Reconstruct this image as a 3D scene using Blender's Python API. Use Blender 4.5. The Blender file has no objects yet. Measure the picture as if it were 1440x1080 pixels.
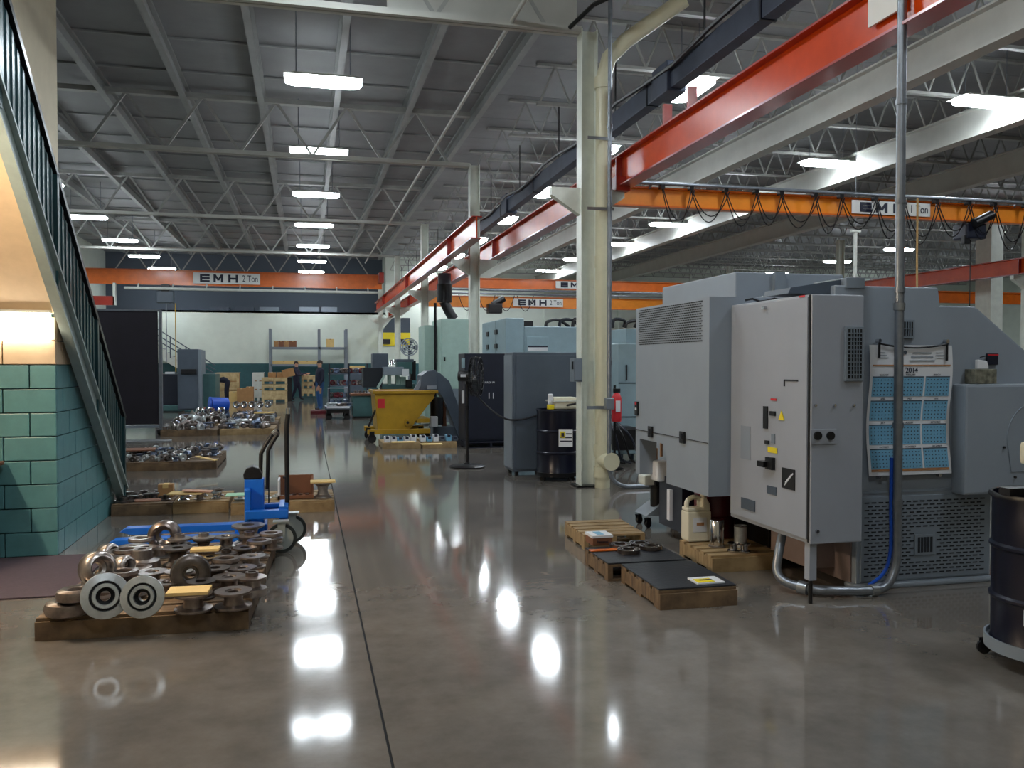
import bpy, math, random
from math import sin, cos, pi, radians, atan2
from mathutils import Vector, Matrix
random.seed(7)
SC = bpy.context.scene
COL = SC.collection
# ------------------------------------------------------------- camera, world, exposure
EYE = Vector((0, 0, 1.6)); YAW = radians(13.6); PIT = radians(1.29)
cd = bpy.data.cameras.new('camera'); cam = bpy.data.objects.new('camera', cd); COL.objects.link(cam)
cam.location = EYE; cam.rotation_euler = (pi/2 - PIT, 0, -YAW)
cd.sensor_width = 36; cd.lens = 36*1200/1440; cd.clip_end = 200; cd.clip_start = .05
SC.camera = cam
w = bpy.data.worlds.new('hall_air'); SC.world = w; w.use_nodes = True
w.node_tree.nodes['Background'].inputs[0].default_value = (.55, .65, .8, 1)
w.node_tree.nodes['Background'].inputs[1].default_value = .02
SC.view_settings.view_transform = 'Standard'; SC.view_settings.look = 'None'
SC.view_settings.exposure = 0.0; SC.view_settings.gamma = 1; SC.view_settings.use_curve_mapping = False
LAMP = 62.0      # strength of the high-bay lamps
LAMP2 = 14.0      # warm strip lamp under the stairs
_F = Vector((sin(YAW)*cos(PIT), cos(YAW)*cos(PIT), -sin(PIT))); _R = Vector((cos(YAW), -sin(YAW), 0)); _U = _R.cross(_F)
def hit(px, py, z=None, Y=None, X=None):      # where the line of sight meets a plane of the hall
    d = _F + _R*((px-720)/1200) + _U*((540-py)/1200)
    t = (z-1.6)/d.z if z is not None else (Y/d.y if Y is not None else X/d.x)
    return EYE + d*t

# ------------------------------------------------------------- materials
MATS = {}
def lin(c):
    if isinstance(c, str):
        c = [int(c[i:i+2], 16)/255 for i in (0, 2, 4)]
        c = [(v/12.92 if v <= .04045 else ((v+.055)/1.055)**2.4) for v in c]
    return (*c[:3], 1)
def mat(name, col, rough=.5, metal=0, var=.0, scale=6., bump=0., col2=None, coat=0, stretch=None, emit=0):
    if name in MATS: return MATS[name]
    m = bpy.data.materials.new(name); m.use_nodes = True; nt = m.node_tree; b = nt.nodes['Principled BSDF']
    b.inputs['Roughness'].default_value = rough; b.inputs['Metallic'].default_value = metal
    b.inputs['Coat Weight'].default_value = coat; b.inputs['Coat Roughness'].default_value = .1
    c = lin(col); b.inputs['Base Color'].default_value = c
    if var or col2:
        tc = nt.nodes.new('ShaderNodeTexCoord'); mp = nt.nodes.new('ShaderNodeMapping'); n = nt.nodes.new('ShaderNodeTexNoise')
        r = nt.nodes.new('ShaderNodeValToRGB')
        n.inputs['Scale'].default_value = scale; n.inputs['Detail'].default_value = 5; n.inputs['Roughness'].default_value = .6
        if stretch: mp.inputs['Scale'].default_value = stretch
        nt.links.new(tc.outputs['Object'], mp.inputs[0]); nt.links.new(mp.outputs[0], n.inputs['Vector']); nt.links.new(n.outputs['Fac'], r.inputs[0])
        d = lin(col2) if col2 else tuple(v*(1-var) for v in c[:3])+(1,)
        r.color_ramp.elements[0].color = d; r.color_ramp.elements[0].position = .35
        r.color_ramp.elements[1].color = c if col2 else tuple(min(1, v*(1+var*.5)) for v in c[:3])+(1,); r.color_ramp.elements[1].position = .65
        nt.links.new(r.outputs[0], b.inputs['Base Color'])
        if bump:
            bp = nt.nodes.new('ShaderNodeBump'); bp.inputs['Strength'].default_value = bump; bp.inputs['Distance'].default_value = .01
            nt.links.new(n.outputs['Fac'], bp.inputs['Height']); nt.links.new(bp.outputs[0], b.inputs['Normal'])
    if emit:
        b.inputs['Emission Color'].default_value = c; b.inputs['Emission Strength'].default_value = emit
    MATS[name] = m; return m
M = dict(
 white=mat('white_paint', 'c9cdc6', .55, var=.08), cream=mat('cream_wall', 'cbbfa4', .6, var=.06, scale=3),
 teal=mat('teal_block_paint', '548488', .34, var=.12, scale=9, bump=.25), teal2=mat('mortar_teal', '2f5f5f', .5),
 creamb=mat('cream_block', 'c8b193', .45, var=.06, scale=9, bump=.25),
 farwhite=mat('far_wall_white', 'd3dbd0', .6, var=.05, scale=2), farteal=mat('far_wall_teal', '2c5a60', .5, var=.1),
 dark=mat('dark_upper_wall', '4c5560', .8), black=mat('black_plastic', '0c0c10', .4), blackm=mat('black_metal', '101014', .3, .3),
 navy=mat('navy_steel', '151a2a', .4, var=.15), drum=mat('drum_paint', '0b0e22', .28, .2, var=.2),
 deck=mat('roof_deck', '8c8e90', .6, var=.12, scale=1.2), joist=mat('joist_paint', '9a9d9c', .5, var=.12, scale=2), rust=mat('truss_paint', 'a3a4a0', .5, var=.15, scale=3),
 girder=mat('girder_white', 'bcbdb6', .5, var=.08, scale=2), column=mat('column_paint', 'dde2d8', .32, var=.08), pvc=mat('pvc_pipe', 'ccc9ae', .35, var=.05),
 conduit=mat('galvanised_conduit', '8a9098', .38, .7, var=.15, scale=12), duct=mat('slate_duct', '3a4356', .5, .2, var=.2, scale=5),
 redweb=mat('runway_orange_web', 'c8440e', .26, var=.12, scale=3), red=mat('runway_red', 'a02818', .28, var=.15, scale=3, coat=.2), orange=mat('crane_orange', 'd96a1c', .3, var=.12, scale=4, coat=.3),
 orange2=mat('crane_orange_light', 'e58a26', .35, var=.1, scale=4), sign=mat('sign_white', 'dcdcd8', .5), ink=mat('sign_ink', '14182e', .5), grey=mat('machine_grey', '8a939d', .42, var=.05, scale=2.5),
 grey2=mat('machine_grey_edge', '79838d', .45), lgrey=mat('pale_grey_door', '9a9fa8', .42, var=.05, scale=2), dgrey=mat('cabinet_grey', '4a5460', .42, var=.1, scale=3),
 blueg=mat('light_blue_machine', '8fa7b0', .45, var=.06), greeng=mat('pale_green_cabinet', '9fb8ae', .45, var=.06), gdesk=mat('green_desk', '3f6464', .45, var=.1),
 gap=mat('gap_black', '08080a', .8), slot=mat('slot_dark', '20242a', .8), pink=mat('machine_base_reflection', '8d7c78', .5, var=.1), wood=mat('pallet_wood', 'a48a62', .7, col2='7d6543', scale=5, stretch=(1, 6, 1)),  # pink: grey machine base with brownish reflected light put into its colour
 wood2=mat('pallet_wood_dark', '7c6448', .7, col2='4c3b2b', scale=5, stretch=(1, 6, 1)), wood3=mat('pallet_wood_pale', 'cbb68a', .7, col2='a88f63', scale=5, stretch=(1, 6, 1)),
 rubber=mat('black_matting', '1d2027', .55, var=.2, scale=30, bump=.3), matm=mat('floor_mat', '43363d', .9, var=.15, scale=40), card=mat('cardboard', 'a67c50', .8, var=.1), card2=mat('pale_card', 'd6b778', .8, var=.06),
 card3=mat('brown_card', '7a4f36', .8, var=.1), blue=mat('stacker_blue', '1565c8', .32, var=.08), clear=mat('wheel_grey_green', '8e9490', .35, var=.1), tyre=mat('tyre_dark', '1d2424', .5),
 chrome=mat('chrome', 'c8c8cc', .15, 1), steel=mat('turned_steel', 'a59e9a', .3, .85, var=.25, scale=14), steel2=mat('bronze_tint_steel', '8c807a', .28, .85, var=.3, scale=14), steel3=mat('bright_faced_steel', 'c4c9cb', .34, .7, var=.15, scale=20),
 steel4=mat('dark_steel', '6a625e', .3, .85, var=.3, scale=14), bluish=mat('oiled_steel', '6f7c94', .3, .8, var=.3, scale=14), yellow=mat('hopper_yellow', 'b48c1c', .4, var=.15, scale=4), yel=mat('bright_yellow', 'e6cf1e', .5),
 cordm=mat('cord_rubber', '15151a', .9), rd=mat('label_red', 'c8262e', .5), paper=mat('paper', 'd8dade', .7), calb=mat('calendar_blue', '6fa8c8', .55), calo=mat('calendar_band', 'a87850', .6), jug=mat('jug_plastic', 'd9d3bd', .4), maroon=mat('red_drum_paint', '5c1420', .3, var=.15),
 beige=mat('beige_plastic', 'd2ccb6', .45), camo=mat('tissue_box_print', '8b8a78', .7, col2='4c4a40', scale=18), curtain=mat('dark_curtain', '150f1c', .6, var=.3, scale=3), rail=mat('stringer_paint', '93a19e', .35, .1, var=.1),
 panel=mat('guard_panel_teal', '2a474c', .3, .4, var=.15, scale=3), glass=mat('screen_teal', '58c0c0', .4, emit=.9), skin=mat('skin', 'b98a70', .6), hair=mat('dark_hair', '1c1512', .8), cloth1=mat('navy_shirt', '12152a', .85), cloth2=mat('blue_jeans', '27507f', .85),
 cloth3=mat('dark_overalls', '1c1c30', .85), bluep=mat('blue_plastic', '1450c0', .4), tan=mat('tan_rope', 'a88858', .8), green=mat('green_card', '9fd0b0', .7), grate=mat('grate_grey', '6c7680', .5), clamp=mat('clamp_zinc', 'a0a4a8', .35, .8))
def lampmat(name, col, s):
    m = bpy.data.materials.new(name); m.use_nodes = True; nt = m.node_tree; nt.nodes.clear()
    e = nt.nodes.new('ShaderNodeEmission'); o = nt.nodes.new('ShaderNodeOutputMaterial')
    e.inputs[0].default_value = (*col, 1); e.inputs[1].default_value = s; nt.links.new(e.outputs[0], o.inputs[0]); MATS[name] = m; return m
M['lamp'] = lampmat('lamp_tube_light', (.86, .94, 1.0), LAMP)
M['lamp3'] = lampmat('warm_stair_light', (1.0, .8, .58), 210.0)
M['lamp2'] = lampmat('warm_strip_light', (1.0, .86, .66), LAMP2)
def concrete():
    m = bpy.data.materials.new('polished_concrete'); m.use_nodes = True; nt = m.node_tree; b = nt.nodes['Principled BSDF']; L = nt.links.new; N = nt.nodes.new
    tc = N('ShaderNodeTexCoord')
    n1 = N('ShaderNodeTexNoise'); n1.inputs['Scale'].default_value = .55; n1.inputs['Detail'].default_value = 6; n1.inputs['Roughness'].default_value = .62
    n2 = N('ShaderNodeTexNoise'); n2.inputs['Scale'].default_value = 3.2; n2.inputs['Detail'].default_value = 8; n2.inputs['Roughness'].default_value = .7
    n3 = N('ShaderNodeTexNoise'); n3.inputs['Scale'].default_value = 60; n3.inputs['Detail'].default_value = 3
    for n in (n1, n2, n3): L(tc.outputs['Object'], n.inputs['Vector'])
    r1 = N('ShaderNodeValToRGB'); r1.color_ramp.elements[0].color = lin('6b6661'); r1.color_ramp.elements[1].color = lin('857d75'); r1.color_ramp.elements[0].position = .32; r1.color_ramp.elements[1].position = .68
    r2 = N('ShaderNodeValToRGB'); r2.color_ramp.elements[0].color = lin('c4c4c0'); r2.color_ramp.elements[1].color = lin('ffffff'); r2.color_ramp.elements[0].position = .2; r2.color_ramp.elements[1].position = .8
    L(n1.outputs['Fac'], r1.inputs[0]); L(n2.outputs['Fac'], r2.inputs[0])
    mx = N('ShaderNodeMix'); mx.data_type = 'RGBA'; mx.blend_type = 'MULTIPLY'; mx.inputs[0].default_value = 1; L(r1.outputs[0], mx.inputs[6]); L(r2.outputs[0], mx.inputs[7])
    L(mx.outputs[2], b.inputs['Base Color'])
    mr = N('ShaderNodeMapRange'); mr.inputs[1].default_value = .3; mr.inputs[2].default_value = .7; mr.inputs[3].default_value = .075; mr.inputs[4].default_value = .09
    L(n2.outputs['Fac'], mr.inputs[0]); L(mr.outputs[0], b.inputs['Roughness'])
    bp = N('ShaderNodeBump'); bp.inputs['Strength'].default_value = .01; bp.inputs['Distance'].default_value = .004; L(n3.outputs['Fac'], bp.inputs['Height'])
    L(bp.outputs[0], b.inputs['Normal']); b.inputs['Specular IOR Level'].default_value = .85
    return m
M['concrete'] = concrete()
M['redweb'].node_tree.nodes['Principled BSDF'].inputs['Specular IOR Level'].default_value = .22

# ------------------------------------------------------------- helpers
class MB:
    def __init__(s): s.v = []; s.f = []; s.mi = []; s.sm = []
    def add(s, vs, fs, m=0, smooth=False, X=None):
        o = len(s.v); s.v += [tuple((X @ Vector(p)) if X else p) for p in vs]
        s.f += [tuple(i+o for i in f) for f in fs]; s.mi += [m]*len(fs); s.sm += [smooth]*len(fs); return s
    def box(s, x0, x1, y0, y1, z0, z1, m=0, X=None):
        if x0 > x1: x0, x1 = x1, x0
        if y0 > y1: y0, y1 = y1, y0
        if z0 > z1: z0, z1 = z1, z0
        v = [(x, y, z) for z in (z0, z1) for y in (y0, y1) for x in (x0, x1)]
        return s.add(v, [(0, 2, 3, 1), (4, 5, 7, 6), (0, 1, 5, 4), (2, 6, 7, 3), (0, 4, 6, 2), (1, 3, 7, 5)], m, X=X)
    def bar(s, p, q, wx, wz, m=0):          # rectangular bar between two points
        p = Vector(p); q = Vector(q); d = (q-p); L = d.length; d.normalize()
        up = Vector((0, 0, 1)) if abs(d.z) < .95 else Vector((0, 1, 0)); sx = d.cross(up).normalized(); su = sx.cross(d)
        X = Matrix((( sx.x, d.x, su.x, p.x), (sx.y, d.y, su.y, p.y), (sx.z, d.z, su.z, p.z), (0, 0, 0, 1)))
        return s.box(-wx/2, wx/2, 0, L, -wz/2, wz/2, m, X)
    def cyl(s, p, q, r, n=16, m=0, r1=None, caps=True, smooth=True):
        p = Vector(p); q = Vector(q); r1 = r if r1 is None else r1; d = (q-p).normalized()
        a = d.orthogonal().normalized(); b = d.cross(a); vs = []
        for c, rr in ((p, r), (q, r1)):
            for i in range(n):
                t = 2*pi*i/n; vs.append(tuple(c + a*(cos(t)*rr) + b*(sin(t)*rr)))
        s.add(vs, [(i, (i+1) % n, n+(i+1) % n, n+i) for i in range(n)], m, smooth)
        if caps: s.add(vs[:n][::-1], [tuple(range(n))], m); s.add(vs[n:], [tuple(range(n))], m)
        return s
    def tube(s, pts, r, n=8, m=0):
        pts = [Vector(p) for p in pts]; vs = []; a = None
        for i, p in enumerate(pts):
            d = (pts[min(i+1, len(pts)-1)] - pts[max(i-1, 0)]).normalized()
            a = d.orthogonal() if a is None else a - d*a.dot(d)
            a.normalize(); b = d.cross(a)
            vs += [tuple(p + a*(cos(2*pi*k/n)*r) + b*(sin(2*pi*k/n)*r)) for k in range(n)]
        fs = [(i*n+k, i*n+(k+1) % n, (i+1)*n+(k+1) % n, (i+1)*n+k) for i in range(len(pts)-1) for k in range(n)]
        s.add(vs, fs, m, True); s.add(vs[:n][::-1], [tuple(range(n))], m); s.add(vs[-n:], [tuple(range(n))], m); return s
    def lathe(s, prof, n=24, m=0, X=None, closed=False, smooth=True):
        vs = []; k = len(prof)
        for r, z in prof: vs += [(r*cos(2*pi*i/n), r*sin(2*pi*i/n), z) for i in range(n)]
        fs = [(j*n+i, j*n+(i+1) % n, ((j+1) % k)*n+(i+1) % n, ((j+1) % k)*n+i) for j in range(k if closed else k-1) for i in range(n)]
        return s.add(vs, fs, m, smooth, X)
    def prism(s, pts, ax, a, b, m=0, X=None):     # polygon extruded along axis ax from a to b
        n = len(pts)
        def P(u, v, t): return {0: (t, u, v), 1: (u, t, v), 2: (u, v, t)}[ax]
        vs = [P(u, v, a) for u, v in pts] + [P(u, v, b) for u, v in pts]
        fs = [tuple(range(n))[::-1], tuple(range(n, 2*n))] + [(i, (i+1) % n, n+(i+1) % n, n+i) for i in range(n)]
        return s.add(vs, fs, m, X=X)
    def mesh(s, name, mats, off=None, bev=0):
        me = bpy.data.meshes.new(name)
        vs = [tuple(Vector(v)-off) for v in s.v] if off is not None else s.v
        me.from_pydata(vs, [], s.f)
        if not isinstance(mats, (list, tuple)): mats = [mats]
        for m_ in mats: me.materials.append(M[m_] if isinstance(m_, str) else m_)
        me.polygons.foreach_set('material_index', s.mi); me.polygons.foreach_set('use_smooth', s.sm)
        import bmesh
        bm = bmesh.new(); bm.from_mesh(me); bmesh.ops.recalc_face_normals(bm, faces=bm.faces[:])
        if bev: bmesh.ops.bevel(bm, geom=[e for e in bm.edges if len(e.link_faces) == 2 and e.calc_face_angle(0) > 1], offset=bev, segments=2, affect='EDGES', profile=.6)
        for e in bm.edges:
            if len(e.link_faces) == 2 and e.calc_face_angle(0) > .7: e.smooth = False
        bm.to_mesh(me); bm.free(); return me
def link(o, parent=None):
    COL.objects.link(o)
    if parent is not None: o.parent = parent
    return o
def base_of(p):
    if p is None: return None
    l = Vector()
    while p is not None:
        if p.get('local'): return None
        l = l + p.location; p = p.parent
    return l
def build(mb, name, mats, parent=None, bev=0, label=None, world=True, loc=None):
    off = base_of(parent)
    if loc is not None and parent is None: off = Vector(loc)
    o = bpy.data.objects.new(name, mb.mesh(name, mats, off, bev))
    if loc is not None and parent is None: o.location = loc
    if label: o['label'] = label
    return link(o, parent)
def tag(o, label=None, cat=None, group=None, kind=None):
    if label: o['label'] = label
    if cat: o['category'] = cat
    if group: o['group'] = group
    if kind: o['kind'] = kind
    return o
def thing(name, label, cat, loc=(0, 0, 0), rz=0, group=None, local=False):
    o = bpy.data.objects.new(name, None); o.empty_display_size = .1; o.location = loc; o.rotation_euler = (0, 0, rz)
    if local or rz: o['local'] = 1
    link(o); return tag(o, label, cat, group)
def struct(name, label=None, loc=(0, 0, 0)):
    o = bpy.data.objects.new(name, None); o.location = loc; o['kind'] = 'structure'
    return link(o)
def inst(me, name, parent, loc=(0, 0, 0), rot=(0, 0, 0), scl=None):
    o = bpy.data.objects.new(name, me); o.location = loc; o.rotation_euler = rot
    if scl: o.scale = scl
    return link(o, parent)
def dup(root, loc, rz=None, label=None, group=None, rot=None, scl=None):
    def cp(o, par):
        c = o.copy(); COL.objects.link(c)
        if par is not None: c.parent = par
        for ch in KIDS.get(o.name, []): cp(ch, c)
        return c
    KIDS = {}
    def walk(o):
        ks = [c for c in CH(o)]; KIDS[o.name] = ks
        for k in ks: walk(k)
    walk(root); c = cp(root, None); c.location = loc
    if rz is not None: c.rotation_euler = (0, 0, rz)
    if rot: c.rotation_euler = rot
    if scl: c.scale = scl
    if label: c['label'] = label
    if group: c['group'] = group
    return c
def CH(o): return [c for c in COL.objects if c.parent == o]
def text(s, size, loc, rot, parent, m='ink', name='lettering', ext=.002, align='CENTER', off=None, bold=0, sx=1):
    cu = bpy.data.curves.new(name, 'FONT'); cu.body = s; cu.size = size; cu.extrude = ext; cu.align_x = align; cu.align_y = 'CENTER'; cu.offset = bold
    cu.materials.append(M[m]); o = bpy.data.objects.new(name, cu); link(o, parent)
    l = Vector(loc)
    b_ = base_of(parent)
    if b_ is not None: l = l - b_
    me = bpy.data.meshes.new_from_object(o.evaluated_get(bpy.context.evaluated_depsgraph_get())); bpy.data.objects.remove(o)
    o = bpy.data.objects.new(name, me); link(o, parent)
    o.location = l; o.rotation_euler = rot; o.scale = (sx, 1, 1); return o
def block_letter(ch, x, y, z, w_, h, par, m='ink'):
    s = w_*.24; b = MB()
    if ch in 'EHM': b.box(x, x+s, y, y+.006, z, z+h)
    if ch == 'E':
        for k in (0, .5, 1): b.box(x, x+w_, y-.001, y+.006, z+(h-s*.9)*k, z+(h-s*.9)*k+s*.9)
    if ch == 'H': b.box(x+w_-s, x+w_, y, y+.006, z, z+h).box(x, x+w_, y-.001, y+.006, z+h/2-s*.45, z+h/2+s*.45)
    if ch == 'M':
        b.box(x+w_-s, x+w_, y, y+.006, z, z+h)
        c = x+w_/2; b.prism([(x, z+h), (x+s, z+h), (c+s*.3, z+h*.35), (c-s*.3, z+h*.2)], 1, y-.001, y+.006).prism([(x+w_, z+h), (x+w_-s, z+h), (c-s*.3, z+h*.35), (c+s*.3, z+h*.2)], 1, y-.0015, y+.006)
    return build(b, 'letter', m, par)
FRONT = (pi/2, 0, 0); LEFTF = (pi/2, 0, -pi/2)
ORD = ['nearest', 'second', 'third', 'fourth', 'fifth', 'sixth', 'seventh', 'eighth', 'ninth', 'tenth', 'eleventh', 'twelfth']
# ============================================================= SETTING
# floor: slabs with sawn joints between them
fl = struct('floor')
build(MB().box(-9.6, 40, -5, 47, -.2, -.012), 'sub_floor', 'gap', fl)
xs = [-9.6, -7.0, .33, 7.6, 15, 22.5, 30, 40]; ys = [-5, 6.1, 12.85, 19.6, 26.4, 33.2, 40, 47]
for i in range(len(xs)-1):
    for j in range(len(ys)-1):
        g = .006 if abs(xs[i]-.33) < .01 else .002; g2 = .006 if abs(xs[i+1]-.33) < .01 else .002
        build(MB().box(xs[i]+g, xs[i+1]-g2, ys[j]+.002, ys[j+1]-.002, -.1, 0), 'floor_slab', 'concrete', fl)
# ceiling: deck strips, joists in the left bay, open-web joists over long girders in the right bay
ce = struct('ceiling')
for j, y in enumerate([-5+1.72*k for k in range(31)]):
    build(MB().box(-9.6, 40, y+.01, min(y+1.71, 47), 7.2, 7.24), 'deck_panel', 'deck', ce)
build(MB().box(-9.7, 40.1, -5, 47.1, 7.25, 7.3), 'roof_backing', 'dark', ce)
jm = MB().box(-.09, .09, -5, 44, -.05, 0).box(-.02, .02, -5, 44, -.24, 0).box(-.06, .06, -5, 44, -.27, -.24).mesh('joist', 'joist')
for k in range(-6, 3): inst(jm, 'joist', ce, (.3+1.5*k+.35, 0, 7.2))
pm = MB().box(-9.5, 3.5, -.02, .02, -.03, 0).mesh('purlin', 'joist')
for k in range(29): inst(pm, 'purlin', ce, (0, -3.28+1.72*k, 7.19))
jb = MB().box(4.2, 39, -.05, .05, 0, .05).box(4.2, 39, -.05, .05, .72, .77).mesh('cross_joist', 'rust')
wb = MB()
for k in range(58):
    x = 4.25+.6*k; wb.bar((x, 0, .04), (x+.3, 0, .74), .03, .03); wb.bar((x+.3, 0, .74), (x+.6, 0, .04), .03, .03)
wbm = wb.mesh('web', 'rust')
for k in range(20):
    o = inst(jb, 'cross_joist', ce, (0, 2.2+2.2*k, 6.42)); inst(wbm, 'web', o)
# walls
wk = struct('wall_back')
build(MB().box(-9.6, 40, 44, 44.3, 1.67, 4.25), 'upper_band', 'farwhite', wk)
build(MB().box(-9.6, 40, 43.97, 44.3, 0, 1.67), 'lower_band', 'farteal', wk)
build(MB().box(-9.6, 4.0, 45.9, 46.1, 4.25, 7.2), 'clerestory', 'dark', wk)
build(MB().box(4.0, 40, 44.0, 46.1, 4.25, 7.2), 'clerestory', 'farwhite', wk)
build(MB().box(-9.6, 4.0, 44, 46, 4.15, 4.25), 'ledge', 'dark', wk)
for x in (8.2, 12.4, 16.6, 20.8): build(MB().box(x, x+.12, 43.9, 44.0, 1.67, 7.1), 'wall_pilaster', 'farwhite', wk)
w1 = struct('wall_left'); build(MB().box(-9.8, -9.6, -5, 47, 0, 7.3), 'wall_face', 'farwhite', w1)
w2 = struct('wall_right'); build(MB().box(40, 40.2, -5, 47, 0, 7.3), 'wall_face', 'farwhite', w2)
w3 = struct('wall_front'); build(MB().box(-9.8, 40.2, -5.2, -5, 0, 7.3), 'wall_face', 'cream', w3)
w4 = struct('wall_stair'); build(MB().box(-3.42, -3.2, -5, 12.57, 0, 7.2), 'wall_face', 'cream', w4)
# block enclosure under the stairs
SL = .83
def soff(y): return SL*(10.15-y)+.1
wc = struct('wall_under_stair')
build(MB().prism([(7.86, 0), (10.0, 0), (10.0, .15), (7.92, min(1.97, soff(7.92)-.03)), (7.86, 1.97)], 0, -3.19, -2.06), 'block_core', 'teal2', wc)
build(MB().box(-3.19, -2.06, 7.86, 7.9, 0, 2.02), 'block_core', 'teal2', wc)
for r in range(10):
    z0 = .2*r+.004; z1 = .2*r+.196; m_ = 'teal' if r < 8 else 'creamb'
    if z1 > 2.02: break
    offs = -.2 if r % 2 else 0
    x = -2.03
    first = True
    while x > -3.19:
        wd = .2 if (first and r % 2) else .4
        x0 = max(x-wd+.004, -3.195)
        d = random.uniform(0, .003)
        build(MB().box(x0, x-.004 if not first else x, 7.83-d, 7.858, z0, z1), 'block', m_, wc, bev=.006); x -= wd; first = False
    y = 7.83; first = True
    while y < 10.0:
        wd = .4 if (first and r % 2) or not first else .2
        y0 = y+(.004 if not first else .03); y1 = y+wd-.004
        zt = lambda yy: min(z1, soff(yy))
        if soff(y0) > z0+.02:
            if soff(y1) >= z1: pts = [(y0, z0), (y1, z0), (y1, z1), (y0, z1)]
            else:
                yc = 10.15-(z0-.1)/SL; yt = 10.15-(z1-.1)/SL
                pts = [(y0, z0), (min(y1, yc), z0)]
                if y1 < yc: pts.append((y1, soff(y1)))
                pts += ([(yt, z1), (y0, z1)] if yt > y0 else [(y0, soff(y0))])
            build(MB().prism(pts, 0, -2.058, -2.03+random.uniform(0, .003)), 'block', m_, wc)
        y += wd; first = False
# trusses on the column lines, left bay
CY = [10.7, 18.4, 26.4, 34.4, 42.4]
up = MB().bar((0, 0, 0), (.72, 0, 1.08), .05, .05).mesh('web_member', 'rust'); dn = MB().bar((.72, 0, 1.08), (1.44, 0, 0), .05, .05).mesh('web_member', 'rust')
for i, y in enumerate(CY):
    t = thing('roof_truss', f'white painted roof truss crossing the left bay, {ORD[i]} along the aisle', 'truss', (-9.4, y, 5.9), group='cross trusses of the left bay')
    build(MB().box(-9.4, 3.5, y-.09, y-.015, 5.9, 5.98).box(-9.4, 3.5, y+.015, y+.09, 5.9, 5.98), 'bottom_chord', 'girder', t)
    build(MB().box(-9.4, 3.5, y-.08, y+.08, 6.98, 7.08), 'top_chord', 'rust', t)
    for k in range(9):
        inst(up, 'web_member', t, (-.52+1.44*k+1.44*(k < 0), 0, .05)) if k else None; inst(dn, 'web_member', t, (-.52+1.44*k, 0, .05)) if k else None
    if i == 0: build(MB().box(1.0, 3.45, y-.02, y+.02, 6.0, 7.0), 'web_plate', 'girder', t)
# long girders of the right bay
for i, (x, nm) in enumerate(((8.75, 'second from the columns'), (11.95, 'brightly lit beside the right-bay lamps'), (15.1, 'last before the far red runway'))):
    t = thing('roof_girder', f'long white roof girder running down the right bay, {nm}', 'girder', (x, 2, 5.75), group='long girders of the right bay')
    h = .5
    build(MB().box(x-.02, x+.02, 1, 44, 5.78, 5.75+h), 'web_plate', 'girder', t)
    build(MB().box(x-.13, x+.13, 1, 44, 5.75, 5.78), 'bottom_flange', 'girder', t)
    build(MB().box(x-.13, x+.13, 1, 44, 5.75+h, 5.78+h), 'top_flange', 'girder', t)
# columns
def column(x, y, label, group, mt='column', top=5.95, br=True):
    t = thing('steel_column', label, 'column', (x, y, 0), group=group)
    build(MB().box(x-.11, x-.095, y-.1, y+.1, .02, top).box(x+.095, x+.11, y-.1, y+.1, .02, top).box(x-.095, x+.095, y-.006, y+.006, .02, top), 'shaft', mt, t)
    build(MB().box(x-.17, x+.17, y-.15, y+.15, 0, .022), 'base_plate', 'blackm', t)
    if br:
        for s in (-1, 1):
            build(MB().prism([(x+s*.11, 3.55), (x+s*.5, 3.8), (x+s*.5, 3.9), (x+s*.11, 3.9)], 1, y-.06, y+.06), 'bracket', mt, t)
    return t
lbl = ['nearest white steel column beside the thick cream pipe', 'white steel column standing behind the dark pedestal fan', 'third white steel column, behind the pale green cabinet', 'fourth white steel column, above the grey lathe', 'farthest white steel column near the back wall']
for i, y in enumerate(CY): column(3.6, y, lbl[i], 'steel columns along the aisle')
for i, y in enumerate(CY[1:4]): column(18.2, y, ['white column at the frame edge beyond the calendar machine', 'white column rising behind the big grey machine housing', 'faraway white column of the right-hand row'][i], 'steel columns of the far runway')
# crane runways
def runway(x, y0, y1, zt, label):
    t = thing('crane_runway', label, 'crane runway', (x, y0, zt-.42), group='red crane runway beams')
    build(MB().box(x-.012, x+.012, y0, y1, zt-.4, zt-.02), 'web_plate', 'redweb', t)
    build(MB().box(x-.1, x+.1, y0, y1, zt-.02, zt), 'top_flange', 'red', t)
    build(MB().box(x-.1, x+.1, y0, y1, zt-.42, zt-.4), 'bottom_flange', 'red', t)
    y = y0+.6
    for yy in CY:
        if y0 < yy < y1: build(MB().box(x-.1, x+.1, yy-.008, yy+.008, zt-.4, zt-.02), 'stiffener', 'red', t)
    return t
rw = runway(4.1, 1.2, 43.5, 4.36, 'glossy red-orange runway beam crossing the top right corner')
for dx in (-.0,): build(MB().box(4.05, 4.15, 9.25, 9.3, 4.36, 4.62), 'tie_bracket', 'red', rw); build(MB().box(4.05, 4.15, 8.6, 8.65, 4.36, 4.62), 'tie_bracket', 'red', rw)
build(MB().box(4.04, 4.06, 5.2, 5.55, 4.08, 4.33), 'sign_plate', 'sign', rw)
runway(3.1, 15.6, 38.5, 4.36, 'red runway beam of the left bay ending above the aisle')
rw3 = runway(18.0, 6, 43.5, 4.36, 'dark red runway beam passing behind the pole at right')
for yy in (17.6, 18.1): build(MB().box(17.95, 18.05, yy, yy+.06, 4.36, 4.6), 'tie_bracket', 'red', rw3)
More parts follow.
